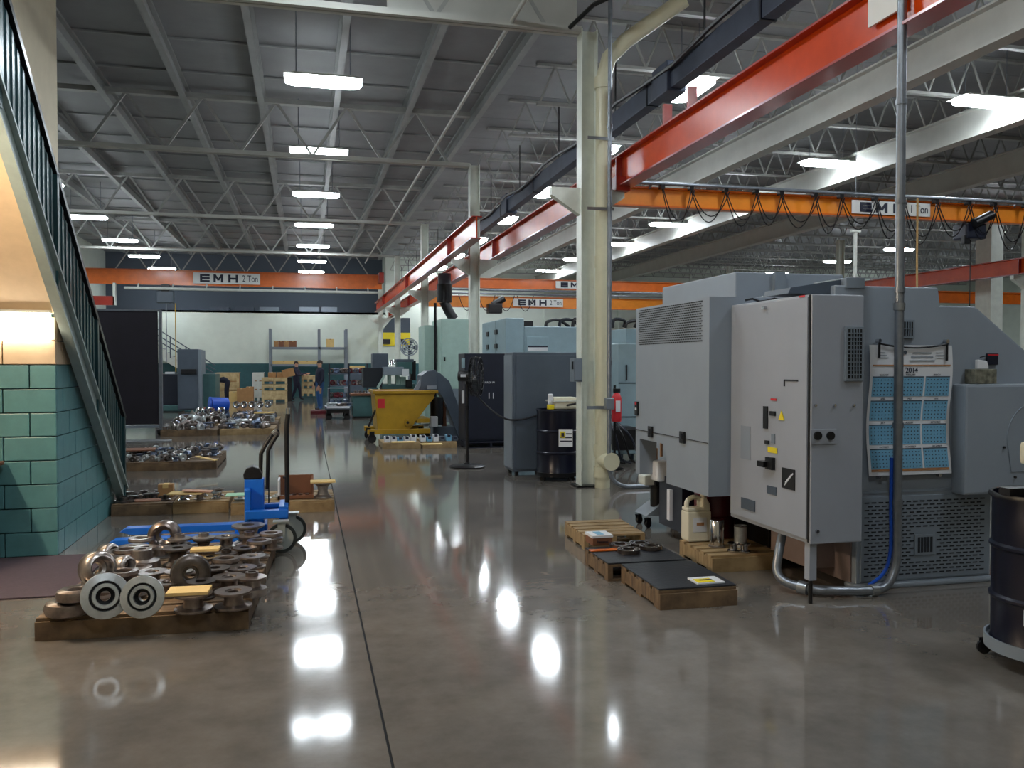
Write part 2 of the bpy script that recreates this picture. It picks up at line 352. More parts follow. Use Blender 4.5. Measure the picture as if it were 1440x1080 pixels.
# cranes
def crane(x0, x1, y, z0, h, label, sx, st, sw, name='bridge_crane', gm='orange'):
    t = thing(name, label, 'crane', (x0, y, z0))
    build(MB().box(x0, x1, y-.01, y+.01, z0+.02, z0+h-.02), 'girder_web', gm, t)
    build(MB().box(x0, x1, y-.07, y+.07, z0+h-.02, z0+h), 'top_flange', 'orange', t)
    build(MB().box(x0, x1, y-.07, y+.07, z0, z0+.02), 'bottom_flange', 'orange', t)
    for xe in (x0+.05, x1-.05): build(MB().box(xe-.1, xe+.1, y-.5, y+.5, z0+h*.4, z0+h*1.1), 'end_truck', 'red', t, bev=.01)
    p = build(MB().box(sx, sx+sw, y-.085, y-.075, z0+h*.14, z0+h*.86), 'sign_plate', 'sign', t)
    if len(st) == 2:
        for k, ch in enumerate('EMH'): block_letter(ch, sx+sw*(.1+.2*k+(.02 if k == 2 else 0)), y-.091, z0+h*.24, sw*.145, h*.52, t)
        text(st[1], h*.62, (sx+sw*.85, y-.09, z0+h*.5), FRONT, t, sx=sw/h*.16)
    return t
c1 = crane(4.0, 18.2, 11.05, 3.77, .27, 'nearest orange bridge crane with looping festoon cables across the right bay', hit(1196, 290, Y=11).x, ('E M H', '1 Ton'), hit(1306, 290, Y=11).x-hit(1196, 290, Y=11).x, gm='orange2')
build(MB().cyl((4.3, 10.93, 4.08), (17.8, 10.93, 4.08), .028, 10), 'festoon_track', 'conduit', c1)
for k in range(5): build(MB().bar((4.6+3*k, 10.93, 4.08), (4.6+3*k, 11.0, 4.02), .03, .03), 'track_hanger', 'conduit', c1)
xx = 4.75
for k in range(13):
    wd = random.uniform(.36, .6); dp = random.uniform(.42, .66)
    build(MB().box(xx-.03, xx+.03, 10.88, 10.96, 4.0, 4.06), 'cable_trolley', 'blackm', c1)
    for q in range(2):
        build(MB().tube([(xx+wd*(1+q*.08)*s/12, 10.9-q*.03, 4.0-dp*(1-q*.18)*(1-(2*s/12-1)**2)) for s in range(13)], .008, 5), 'festoon_cable', 'black', c1)
    xx += wd
hx = hit(1372, 312, Y=10.95)
ho = thing('chain_hoist', 'dark chain hoist hanging from the nearest orange crane', 'hoist', (hx.x, 11.05, 3.5))
build(MB().box(hx.x-.2, hx.x+.16, 10.9, 11.2, 3.5, 3.74), 'motor_body', 'navy', ho, bev=.03)
build(MB().cyl((hx.x-.12, 10.85, 3.72), (hx.x+.2, 10.85, 3.86), .07, 12), 'gearbox', 'black', ho)
build(MB().box(hx.x-.06, hx.x+.06, 10.98, 11.12, 3.72, 3.8), 'trolley', 'black', ho)
build(MB().cyl((hx.x, 11.05, 3.5), (hx.x, 11.05, 1.9), .008, 6), 'lift_chain', 'black', ho)
build(MB().box(hx.x-.22, hx.x-.12, 10.92, 11.0, 3.42, 3.56), 'chain_bag', 'black', ho, bev=.01)
rx = hit(1281, 300, Y=11).x
build(MB().tube([(rx, 10.86, 4.05), (rx, 10.86, 3.2), (rx+.01, 10.86, 2.4)], .016, 6), 'control_rope', 'tan', c1)
c2 = crane(4.0, 18.2, 25.2, 3.9, .3, 'middle orange bridge crane partly hidden by the nearest column', hit(783, 410, Y=25).x, ('E M H', '2 Ton'), 1.6)
c3 = crane(4.0, 18.2, 29.6, 3.62, .4, 'farther orange crane of the right bay with white sign left of the cream pipe', hit(722, 427, Y=29.5).x, ('E M H', '2 Ton'), hit(792, 427, Y=29.5).x-hit(722, 427, Y=29.5).x, gm='orange2')
for c, y, z in ((c2, 25.2, 3.84), (c3, 29.6, 4.1)): build(MB().cyl((4.2, y-.15, z), (18, y-.15, z), .03, 8), 'festoon_track', 'conduit', c)
for k in range(4):
    build(MB().tube([(5.2+k*.7+.6*s/8, 29.4, 4.05-.55*(1-(2*s/8-1)**2)) for s in range(9)], .014, 5), 'festoon_cable', 'black', c3)
p = hit(698, 422, Y=29.3); h2 = thing('chain_hoist', 'small black hoist on the far orange crane behind second column', 'hoist', (p.x, 29.4, 3.4))
build(MB().box(p.x-.3, p.x+.2, 29.2, 29.6, 3.4, 3.75), 'motor_body', 'black', h2, bev=.04); build(MB().cyl((p.x-.1, 29.4, 3.7), (p.x+.3, 29.4, 3.95), .12, 10), 'gearbox', 'black', h2)
c4 = crane(-9.2, 3.2, 37, 4.83, .62, 'orange bridge crane spanning the far end of the left bay', hit(272, 402, Y=37).x, ('E M H', '2 Ton'), hit(366, 402, Y=37).x-hit(272, 402, Y=37).x)
build(MB().cyl((-7, 36.7, 4.66), (3.0, 36.7, 4.66), .06, 8), 'festoon_track', 'white', c4)
for k in range(8): build(MB().bar((-6.5+1.3*k, 36.7, 4.66), (-6.5+1.3*k, 36.9, 4.86), .04, .04), 'track_hanger', 'white', c4)
p = hit(233, 420, Y=36.9); h3 = thing('chain_hoist', 'dark hoist hanging above the grey machine by the black screen', 'hoist', (p.x, 37, 3.9))
build(MB().box(p.x-.35, p.x+.3, 36.8, 37.2, 4.1, 4.6), 'motor_body', 'dgrey', h3, bev=.05); build(MB().box(p.x-.15, p.x+.15, 36.8, 37.2, 4.55, 4.85), 'trolley', 'black', h3); build(MB().cyl((p.x, 37, 4.1), (p.x, 37, 1.7), .02, 6), 'lift_chain', 'conduit', h3); build(MB().cyl((p.x+.35, 37, 4.1), (p.x+.35, 37, 1.2), .02, 6), 'pendant_cable', 'yellow', h3)
p0 = hit(140, 425, Y=36.5)
bx = thing('red_bracket_frame', 'small red and white frame below the left end of the far crane', 'bracket', (p0.x, 36.5, 3.9))
build(MB().box(p0.x-.5, p0.x+.55, 36.4, 36.6, 3.95, 4.3), 'red_panel', 'red', bx); build(MB().box(p0.x+.5, p0.x+.6, 36.4, 36.6, 3.95, 4.83), 'hanger', 'white', bx); build(MB().box(p0.x-.5, p0.x-.4, 36.4, 36.6, 4.3, 4.83), 'hanger', 'white', bx)
# slate duct run + conduits
d = thing('cable_duct', 'long slate blue duct hanging beside the columns above the red runway', 'duct', (4.6, 2, 5.1))
for k in range(14): build(MB().box(4.55, 4.72, 2+3*k, 4.96+3*k, 5.14, 5.42), 'duct_section', 'duct', d, bev=.01); build(MB().box(4.54, 4.73, 4.96+3*k, 5.0+3*k, 5.13, 5.43), 'duct_joint', 'navy', d)
for k in range(14): build(MB().box(4.62, 4.64, 3.4+3*k, 3.42+3*k, 5.42, 6.45), 'hanger_rod', 'blackm', d)
build(MB().tube([(4.5, y, 5.42+.06*sin(y*1.7)) for y in range(3, 42)], .03, 6), 'loose_cable', 'black', d)
for yy, s in ((19.2, .25), (10.2, .22)): build(MB().box(4.5, 4.77, yy, yy+.5, 5.1, 5.1+s*1.8), 'junction_box', 'duct', d, bev=.02)
tag(build(MB().cyl((2.58, 2.5, 5.95), (2.5, 37, 5.95), .028, 10), 'ceiling_pipe', 'girder'), 'thin white pipe running straight down the aisle under the roof', 'pipe')
tag(build(MB().tube([(3.3, 10.5, 5.9), (3.45, 10.0, 6.0), (4.1, 9.0, 6.1), (5.2, 8, 6.0), (7, 7.4, 5.9)], .03, 8), 'electric_conduit', 'blackm'), 'black conduit bending away at the top of the nearest column', 'conduit')
# thick pipe at column 1
t = thing('drain_pipe', 'thick cream drain pipe with round cleanout cap on the nearest column', 'pipe', (3.78, 10.5, 0))
px, py = 3.76, 10.52
build(MB().tube([(px, py, 0), (px, py, 5.3), (px+.06, py-.04, 5.55), (px+.25, py-.15, 5.75), (px+.9, py-.5, 6.2)], .1, 20), 'pipe_run', 'pvc', t)
for z, r in ((.22, .116), (.5, .116), (5.25, .116), (2.95, .108)): build(MB().cyl((px, py, z-.09), (px, py, z+.06), r, 20), 'coupling', 'pvc', t)
build(MB().cyl((px, py, .36), (px+.03, py-.22, .36), .1, 20), 'cleanout_branch', 'pvc', t); build(MB().cyl((px+.03, py-.2, .36), (px+.035, py-.25, .36), .115, 20), 'cleanout_cap', 'pvc', t)
for z in (1.05, 3.6, 4.5): build(MB().box(px-.25, px+.11, py-.11, py-.1, z-.02, z+.02), 'pipe_strap', 'clamp', t)
q = hit(857, 400, Y=10.3)
def cpath(pts, k=4):
    out = []; P = [Vector(p) for p in pts]
    for i in range(len(P)-1):
        a = P[max(i-1, 0)]; b = P[i]; c = P[i+1]; e = P[min(i+2, len(P)-1)]
        for s in range(k):
            u = s/k; out.append(.5*((2*b)+(c-a)*u+(2*a-5*b+4*c-e)*u*u+(3*b-a-3*c+e)*u*u*u))
    return out+[P[-1]]
t = thing('electric_conduit', 'thin galvanised conduit beside the cream pipe curving along the floor', 'conduit', (q.x, 10.3, 0))
build(MB().tube([(q.x, 10.3, 6.2)]+cpath([(q.x, 10.3, .5), (q.x, 10.3, .3), (q.x+.05, 10.3, .13), (q.x+.2, 10.3, .04), (q.x+.45, 10.3, .03), (q.x+.8, 10.3, .03)]), .028, 10), 'conduit_run', 'conduit', t)
build(MB().box(q.x-.06, q.x+.05, 10.24, 10.33, 1.03, 1.18), 'inline_box', 'clamp', t, bev=.01)
for z in (1.6, 2.6, 3.6, 4.6): build(MB().cyl((q.x, 10.3, z), (q.x, 10.3, z+.05), .036, 10), 'coupling', 'conduit', t)
# ceiling lamps
def RC(L, W):      # rounded rectangle as (x sign*, y sign*, angle, radius) rows
    r = .2; out = []
    for sx_, sy_, a0 in ((1, 1, 0), (-1, 1, 90), (-1, -1, 180), (1, -1, 270)):
        for k in range(4): out.append((sx_*(1-r/L), sy_*(1-r/W), radians(a0+30*k), r))
    return out
def lamp(x, y, label, group, along='x', z=6.1):
    L, W = (.6, .22) if along == 'x' else (.22, .6)
    t = thing('high_bay_lamp', label, 'lamp', (x, y, z), group=group, local=True)
    me = LM.get(along)
    if not me:
        hs = MB(); a = L+.03; b = W+.03
        hs.box(-L-.005, L+.005, -W-.005, W+.005, .0285, .04); hs.box(-L+.12, L-.12, -W+.06, W-.06, .04, .08)
        tb = [MB().prism([(sx_*(L-.0)+cx_*cos(t_), sy_*(W)+cx_*sin(t_)) for sx_, sy_, t_, cx_ in RC(L, W)], 2, -.03, .028)]
        me = (hs.mesh('housing', 'white'), [b_.mesh('diffuser', 'lamp') for b_ in tb], MB().cyl((0, 0, .1), (0, 0, 1.1), .008, 6).mesh('hanger_rod', 'conduit')); LM[along] = me
    inst(me[0], 'housing', t)
    for q_ in me[1]: inst(q_, 'diffuser', t)
    inst(me[2], 'hanger_rod', t, (L*.7, 0, 0)); inst(me[2], 'hanger_rod', t, (-L*.7, 0, 0))
LM = {}
for i, y in enumerate([-.6, 4.3, 9.15, 14.0, 18.6, 23.3, 28.4, 33.4, 38.3, 42.6]):
    lamp(.3, y, f'high bay lamp over the aisle above the frame, {ORD[i]} from the front wall' if i < 3 else f'glowing white high bay lamp over the aisle, {ORD[i-3]} of its row', 'lamps over the aisle')
for i, y in enumerate([18.8, 23.6, 28.5, 33.5, 38.2, 42.8]):
    lamp(-6.5, y, f'glowing lamp of the leftmost row, {ORD[i]} along', 'lamps of the leftmost row')
for i, y in enumerate([3.2, 8.3, 13, 17.3, 21.6, 26, 30.5, 35, 39.5, 43]):
    lamp(6.15, y, f'glowing lamp behind the columns near the slate duct, {ORD[i]} from the front wall', 'lamps behind the columns', 'y')
for i, y in enumerate([7.6, 12.4, 17, 21.4, 25.6, 30.2, 35, 39.5]):
    lamp(11.35, y, f'glowing lamp beside the bright white girder, {ORD[i]} from the front wall', 'lamps beside the bright girder')
for i, y in enumerate([14, 19, 24.6, 29, 33, 38]):
    lamp(22.6, y, f'glowing lamp of the far right bay, {ORD[i]} along', 'lamps of the far right bay')
for i, y in enumerate([28, 36, 42]):
    lamp(32, y, f'tiny faraway lamp beyond the right machine top, {ORD[i]} along', 'farthest right lamps')
# ============================================================= STAIR
st = thing('staircase', 'steel staircase on the block enclosure with dark ribbed guard panels', 'staircase', (-2.6, 10.15, 0))
def sz(y): return SL*(10.15-y)
YT = 4.9
build(MB().prism([(10.2, -.0), (YT, sz(YT)-.05), (YT, sz(YT)+.25), (10.2, .25)], 0, -2.0, -1.96).prism([(10.2, 0), (10.15, 0), (YT, sz(YT)-.05), (YT, sz(YT)-.02)], 0, -2.0, -1.92).prism([(10.2, .22), (YT, sz(YT)+.22), (YT, sz(YT)+.25), (10.2, .25)], 0, -2.0, -1.92), 'stringer', 'rail', st)
build(MB().prism([(10.1, 0), (YT, sz(YT)-.05), (YT, sz(YT)+.2), (10.2, .25)], 0, -3.19, -3.15), 'stringer', 'rail', st)
n = 24; dy = (10.15-YT)/n
for k in range(n):
    y = 10.15-dy*(k+1); build(MB().box(-3.15, -2.0, y, y+dy+.02, sz(y)+.14, sz(y)+.17), 'tread', 'grate', st)
build(MB().prism([(7.83, sz(7.83)+.1), (YT, sz(YT)+.1), (YT, sz(YT)+.13), (7.83, sz(7.83)+.13)], 0, -3.15, -2.0), 'soffit_panel', 'creamb', st)
build(MB().box(-3.15, -1.96, 2.5, YT, sz(YT)-.06, sz(YT)+.03), 'landing', 'grate', st)
hz = lambda y: sz(y)+1.05
g0 = 10.16
posts = [10.16, 8.95, 7.62, 6.3, 5.0]
for a, b in zip(posts[:-1], posts[1:]):
    bk = MB()
    y0 = a-.05; y1 = b+.03; nr = 11
    bk.prism([(y0, sz(y0)+.3), (y1, sz(y1)+.3), (y1, hz(y1)-.07), (y0, hz(y0)-.07)], 0, -1.975, -1.968)
    for k in range(nr):
        yy = y0+(y1-y0)*(k+.5)/nr; bk.prism([(yy+.022, sz(yy)+.3), (yy-.022, sz(yy)+.33), (yy-.022, hz(yy)-.07), (yy+.022, hz(yy)-.1)], 0, -1.968, -1.958)
    build(bk, 'guard_panel', 'panel', st)
for y in posts: build(MB().box(-1.99, -1.94, y-.025, y+.025, sz(y)+.1, hz(y)), 'rail_post', 'panel', st)
build(MB().bar((-1.965, 10.2, hz(10.2)), (-1.965, YT, hz(YT)), .05, .05), 'handrail', 'blackm', st)
build(MB().bar((-1.965, 10.15, sz(10.15)+.3), (-1.965, YT, sz(YT)+.3), .04, .04), 'bottom_rail', 'blackm', st)
sl = thing('strip_light', 'bright warm strip light on the block wall under the stairs', 'lamp', (-2.7, 7.8, 1.86))
build(MB().box(-3.18, -2.05, 7.74, 7.829, 2.03, 2.05), 'housing', 'white', sl); build(MB().box(-3.16, -2.06, 7.77, 7.82, 1.8, 2.03), 'diffuser', 'lamp2', sl)
sl2 = thing('strip_light', 'second warm strip light fixed to the stair wall, nearer than the mat', 'lamp', (-3.15, 5.6, 2.5))
build(MB().box(-3.19, -3.12, 5.0, 6.2, 2.52, 2.62), 'housing', 'white', sl2); build(MB().box(-3.12, -3.07, 5.02, 6.18, 2.5, 2.6), 'diffuser', 'lamp3', sl2)
mt_ = tag(build(MB().box(-3.15, -1.6, 6.42, 7.78, .0, .012), 'floor_mat', 'matm', bev=.003), 'dark purple-brown mat in front of the green block wall', 'mat')
dk = thing('counter_cabinet', 'black cabinet with brown top against the green block wall', 'cabinet', (-2.8, 7.4, 0))
build(MB().box(-3.15, -2.44, 7.05, 7.76, .02, .78), 'body', 'black', dk, bev=.01); build(MB().box(-3.17, -2.41, 7.02, 7.79, .78, .81), 'top', 'card3', dk, bev=.005)
build(MB().box(-3.1, -2.8, 7.04, 7.052, .08, .74), 'door', 'blackm', dk); build(MB().box(-2.78, -2.48, 7.04, 7.052, .08, .74), 'door', 'blackm', dk)

# ============================================================= BIG GREY MACHINE
mc = thing('machining_center', 'largest grey machine with door cabinet, calendar and slotted base behind the pole', 'machine', (4.5, 6.5, 0))
# base and frontal body (profile in X,Z extruded in Y)
fy = 5.31
build(MB().prism([(3.81, .03), (4.95, .03), (4.95, .62), (5.6, .62), (5.6, 1.4), (5.26, 1.69), (4.79, 2.03), (4.49, 2.03), (4.47, 2.16), (3.62, 2.16), (3.62, .45), (3.81, .45)], 1, fy, 8.6), 'main_body', 'grey', mc, bev=.012)
build(MB().box(3.84, 4.93, fy-.012, fy, .05, .655), 'grille_plate', 'grey2', mc, bev=.004)
sb = MB()
for r in range(21):
    z = .085+.0262*r
    for c in range(18):
        x = 3.865+.0575*c+(.028 if r % 2 else 0)
        if x > 4.87 or (4.27 < x+.02 < 4.47 and .18 < z < .4): continue
        sb.box(x, x+.038, fy-.0145, fy-.0125, z, z+.009)
tag(build(sb, 'grille_slots', 'slot', mc), kind='stuff')
fg = build(MB().box(4.28, 4.45, fy-.02, fy-.012, .22, .37), 'fan_grille', 'grey2', mc, bev=.003)
for k in range(5): build(MB().box(4.305+.026*k, 4.323+.026*k, fy-.023, fy-.0195, .24, .35), 'slat', 'slot', fg)
build(MB().box(3.78, 4.95, fy-.05, fy+.1, 0, .035), 'floor_seal', 'grey', mc, bev=.012)
build(MB().box(3.84, 4.93, fy-.008, fy, .68, .7), 'seam_strip', 'grey2', mc)
build(MB().box(3.80, 3.812, 5.36, 6.6, .03, .44), 'base_side', 'pink', mc)  # brownish tone is a reflection painted into the side's colour
build(MB().cyl((3.79, 5.75, .25), (3.802, 5.75, .25), .05, 16), 'access_hole', 'slot', mc)
# vents
def vent(x0, x1, z0, z1, y, nc, nr, par):
    v = build(MB().box(x0, x1, y-.02, y, z0, z1), 'vent_frame', 'grey2', par, bev=.004); e = .018
    build(MB().box(x0+e, x1-e, y-.021, y-.0195, z0+e, z1-e), 'vent_opening', 'gap', v)
    for k in range(1, nc): xx = x0+e+(x1-x0-2*e)*k/nc; build(MB().box(xx-.003, xx+.003, y-.026, y-.021, z0+e, z1-e), 'grid_bar', 'grate', v)
    for k in range(1, nr): zz = z0+e+(z1-z0-2*e)*k/nr; build(MB().box(x0+e, x1-e, y-.028, y-.0215, zz-.003, zz+.003), 'grid_bar', 'grate', v)
a = hit(1265, 449, Y=fy); b = hit(1284, 476, Y=fy); vent(a.x, b.x, b.z, a.z, fy, 4, 2, mc)
# right swing box
build(MB().box(4.6, 5.75, 5.18, 5.32, .66, 1.46), 'swing_box', 'grey', mc, bev=.02)
arc = [(5.2+.24*cos(t), 5.178, 1.06+.26*sin(t)) for t in [pi*(.35+.75*k/14) for k in range(15)]]
build(MB().tube(arc+[(5.0, 5.178, .82), (5.7, 5.178, .82)], .004, 5), 'hatch_outline', 'grey2', mc)
for x, z in ((4.93, 1.0), (5.03, .78)): build(MB().cyl((x, 5.165, z), (x, 5.182, z), .008, 8), 'knob', 'black', mc)
# door cabinet
cb = build(MB().box(3.24, 3.63, 5.0, 6.09, .41, 2.065), 'control_cabinet', 'lgrey', mc, bev=.008, label='protruding grey cabinet with door facing the aisle')
build(MB().box(3.228, 3.24, 5.035, 6.07, .44, 2.05), 'cabinet_door', 'lgrey', cb, bev=.003)
build(MB().box(3.234, 3.246, 5.012, 5.03, .42, 2.062), 'door_gap', 'gap', cb)
def onL(px, py): return hit(px, py, X=3.22)
def patch(name, px0, py0, px1, py1, m, par, th=.012, x=3.226, label=None):
    a = hit(px0, py0, X=x); b = hit(px1, py1, X=x)
    return build(MB().box(x-th, x, a.y, b.y, a.z, b.z), name, m, par, label=label)
patch('latch_strip', 1075, 571, 1080, 603, 'black', cb); patch('warning_label', 1084, 560, 1092, 563.5, 'rd', cb, .003)
patch('key_plate', 1084, 578, 1091, 585, 'black', cb); 
a = hit(1095, 590.5, X=3.225); b = hit(1103, 578, X=3.225)
build(MB().prism([(a.y, a.z), (b.y, a.z), ((a.y+b.y)/2, b.z)], 0, 3.222, 3.227), 'warning_triangle', 'yel', cb)
patch('button', 1077, 619, 1082, 625, 'black', cb); patch('caution_label', 1080, 628, 1093, 638, 'yel', cb, .003); patch('tag_strip', 1085, 610, 1090, 624, 'grey2', cb, .004)
patch('switch_base', 1081, 642, 1090, 661, 'black', cb, .03); patch('switch_handle', 1075, 647, 1084, 657, 'blackm', cb, .06)
pl = patch('data_plate', 1100, 657, 1118, 690, 'black', cb, .004)
a = hit(1103, 682, X=3.22); b = hit(1115, 666, X=3.22); build(MB().bar(a, b, .003, .01), 'scratch_mark', 'paper', pl); build(MB().bar(a+Vector((0, -.01, .02)), b+Vector((0, .02, -.01)), .003, .006), 'scratch_mark', 'paper', pl)
patch('name_plate', 1079, 682, 1092, 697, 'dgrey', cb, .004); patch('name_plate', 1043, 699, 1062, 720, 'dgrey', cb, .006); patch('faded_notice', 1042, 598, 1055, 647, 'grey', cb, .002)
patch('edge_label', 1124, 416, 1132, 417.5, 'rd', cb, .002)
a = hit(1102, 541, X=3.22); b = hit(1121, 535, X=3.22); build(MB().box(3.222, 3.227, a.y, b.y, b.z-.006, b.z+.004).box(3.222, 3.227, a.y-.006, a.y+.006, a.z-.01, b.z), 'door_pull', 'slot', cb)
patch('bolt', 1074, 431, 1078, 434, 'chrome', cb, .02); 
# front face panel of cabinet with knobs and vent
vent(hit(1187, 461, Y=5).x, hit(1213, 461, Y=5).x, hit(1200, 536, Y=5).z, hit(1200, 459, Y=5).z, 5.0, 5, 12, cb)
a = hit(1139, 608, Y=5.0); b = hit(1175, 624, Y=5.0); kp = build(MB().box(a.x, b.x, 4.99, 5.0, b.z, a.z+.02), 'port_plate', 'lgrey', cb, bev=.002)
for px in (1148, 1166):
    c = hit(px, 612.5, Y=5.0); build(MB().cyl((c.x, 4.99, c.z), (c.x, 4.975, c.z), .028, 20), 'port_cap', 'black', kp)
for px in (1146, 1173, 1200):
    c = hit(px, 570, Y=5.0); build(MB().cyl((c.x, 5.0, c.z), (c.x, 4.985, c.z), .009, 10), 'bolt', 'chrome', cb)
a = hit(1148, 747, Y=5); build(MB().cyl((a.x, 5.0, a.z), (a.x, 4.98, a.z), .012, 10), 'bolt', 'chrome', cb)
build(MB().box(3.255, 3.31, 5.03, 5.09, .16, .41), 'support_leg', 'lgrey', mc, bev=.004); build(MB().cyl((3.283, 5.06, 0), (3.283, 5.06, .16), .014, 10), 'levelling_foot', 'black', mc)
build(MB().box(3.6, 3.85, 5.55, 6.1, .1, .5), 'underframe', 'pink', mc)
# front-left housing with perforated panel, notch below
hs = build(MB().prism([(6.09, .57), (7.6, .57+.0), (7.6, 2.13), (6.09, 2.13)], 0, 3.07, 3.7), 'filter_housing', 'grey', mc, bev=.008, label='tall grey housing with perforated top panel') if False else None
nA = hit(897, 615, X=3.05); nB = hit(935, 625, X=3.05); nC = hit(937, 684, X=3.05)
zb = .57; nt_ = hit(900, 617, X=3.05).z
ya = hit(932, 620, X=3.05).y; yb = 7.5; yc = hit(937, 684, X=3.05).y
hs = build(MB().prism([(6.09, zb), (yc, zb), (yc, .8), (ya, nt_), (yb, nt_), (yb, zb), (7.6, zb), (7.6, 2.13), (6.09, 2.13)], 0, 3.05, 3.22).box(3.22, 3.75, 6.09, 7.6, nt_+.02, 2.13).box(3.22, 3.75, 6.09, yc, zb, nt_+.02), 'filter_housing', 'grey', mc, label='tall grey housing with perforated top panel')
pf = MB(); y0 = hit(899, 450, X=3.05).y; y1 = hit(988, 450, X=3.05).y; zt = hit(988, 424, X=3.05).z; zl = hit(988, 480, X=3.05).z
nr = 17; nc = 30
for r in range(nr):
    for c in range(nc):
        y = y1+(y0-y1)*(c+(.5 if r % 2 else 0))/nc; z = zl+(zt-zl)*r/(nr-1); pf.box(3.046, 3.0485, y, y+.03, z, z+.009)
tag(build(pf, 'perforations', 'slot', hs), kind='stuff')
a = hit(893, 588, X=3.05); build(MB().box(3.044, 3.052, 6.1, 7.6, .985, .991), 'panel_seam', 'slot', hs)
for px, py in ((916, 607), (961, 615)):
    c = hit(px, py, X=3.05); build(MB().box(3.03, 3.05, c.y-.045, c.y+.045, c.z-.05, c.z+.05), 'recess_latch', 'black', hs, bev=.006); build(MB().box(3.022, 3.03, c.y-.02, c.y+.02, c.z-.02, c.z+.03), 'latch_lever', 'slot', hs)
c = hit(896, 572, X=3.05); build(MB().box(3.035, 3.05, c.y-.04, c.y+.03, c.z-.08, c.z+.05), 'switch_strip', 'black', hs)
build(MB().box(3.03, 3.036, c.y-.02, c.y+.01, c.z+.02, c.z+.045), 'red_button', 'rd', hs); build(MB().box(3.03, 3.036, c.y-.02, c.y+.01, c.z-.03, c.z-.01), 'white_button', 'paper', hs)
# upper rear box and top bits
build(MB().box(3.6, 4.65, 6.7, 8.25, 2.0, 2.4), 'upper_housing', 'grey', mc, bev=.01)
build(MB().box(3.95, 4.05, 6.65, 6.7, 2.16, 2.4), 'corner_post', 'grey2', mc)
a = hit(1104, 412, Y=5.4); b = hit(1178, 396, Y=5.4)
build(MB().prism([(a.x, 2.1), (b.x, 2.1), (b.x, 2.205), (a.x+.02, 2.14)], 1, 5.36, 5.7), 'top_tray', 'dgrey', mc); build(MB().box(b.x, b.x+.15, 5.3, 5.7, 2.14, 2.215), 'top_box', 'grey2', mc, bev=.004)
build(MB().tube([(3.25+.05*k, 5.9-.02*k, 2.09+.012*sin(k*2)) for k in range(9)], .008, 5), 'hose', 'black', mc)
build(MB().box(3.64, 3.9, 6.2, 7.4, .12, .56), 'coolant_tank', 'black', mc, bev=.01)
build(MB().box(3.25, 3.6, 7.0, 7.5, .1, .56), 'tank_frame', 'navy', mc)
build(MB().box(3.22, 3.25, 7.2, 7.26, .18, .46), 'sight_gauge', 'paper', mc)
# valves in the notch
for k, (px, py, r, m_) in enumerate(((912, 648, .035, 'yel'), (922, 640, .03, 'calo'), (930, 632, .02, 'calo'), (917, 655, .03, 'calo'))):
    c = hit(px, py, X=3.4); build(MB().cyl((c.x, c.y, c.z-.07), (c.x, c.y, c.z+.07), r*.7, 12, m=0), 'valve', m_, mc)
c = hit(929, 661, X=3.25); build(MB().box(c.x-.07, c.x+.07, c.y-.09, c.y+.09, c.z-.1, c.z+.09), 'reservoir_jar', 'paper', mc, bev=.02)
c = hit(911, 674, X=3.3); build(MB().box(c.x-.07, c.x+.07, c.y-.09, c.y+.09, c.z-.05, c.z+.05), 'oil_tub', 'white', mc, bev=.02)
build(MB().tube(cpath([(3.4, 7.2, .62), (3.3, 7.1, .95), (3.4, 6.95, .8), (3.45, 6.9, .5), (3.3, 6.8, .3)]), .015, 6), 'hose', 'black', mc)
# things on and at the machine
c = hit(1383, 541, z=1.46, )
tb = thing('tissue_box', 'small speckled tissue box with tissue on the grey swing box', 'box', (4.87, 5.25, 1.46))
a = hit(1368, 540, Y=5.22); b = hit(1399, 519, Y=5.22)
build(MB().box(a.x, b.x, 5.2, 5.3, 1.462, b.z), 'carton', 'camo', tb, bev=.004)
build(MB().prism([(a.x+.05, b.z), (b.x-.04, b.z), (b.x-.055, b.z+.06), (a.x+.05, b.z+.07)], 1, 5.23, 5.26), 'tissue', 'paper', tb, bev=.008)
a = hit(1386, 497, Y=fy); b = hit(1401, 513, Y=fy)
sg = build(MB().box(a.x, b.x, fy-.02, fy-.001, b.z, a.z), 'safety_switch', 'navy', mc, bev=.004); build(MB().box(a.x, b.x, fy-.022, fy-.02, a.z-.015, a.z-.006), 'red_band', 'rd', sg)
build(MB().tube([(a.x, fy-.02, a.z-.03), (a.x-.03, fy-.03, a.z-.02), (a.x-.06, fy-.01, a.z-.03)], .004, 5), 'switch_cable', 'black', mc)
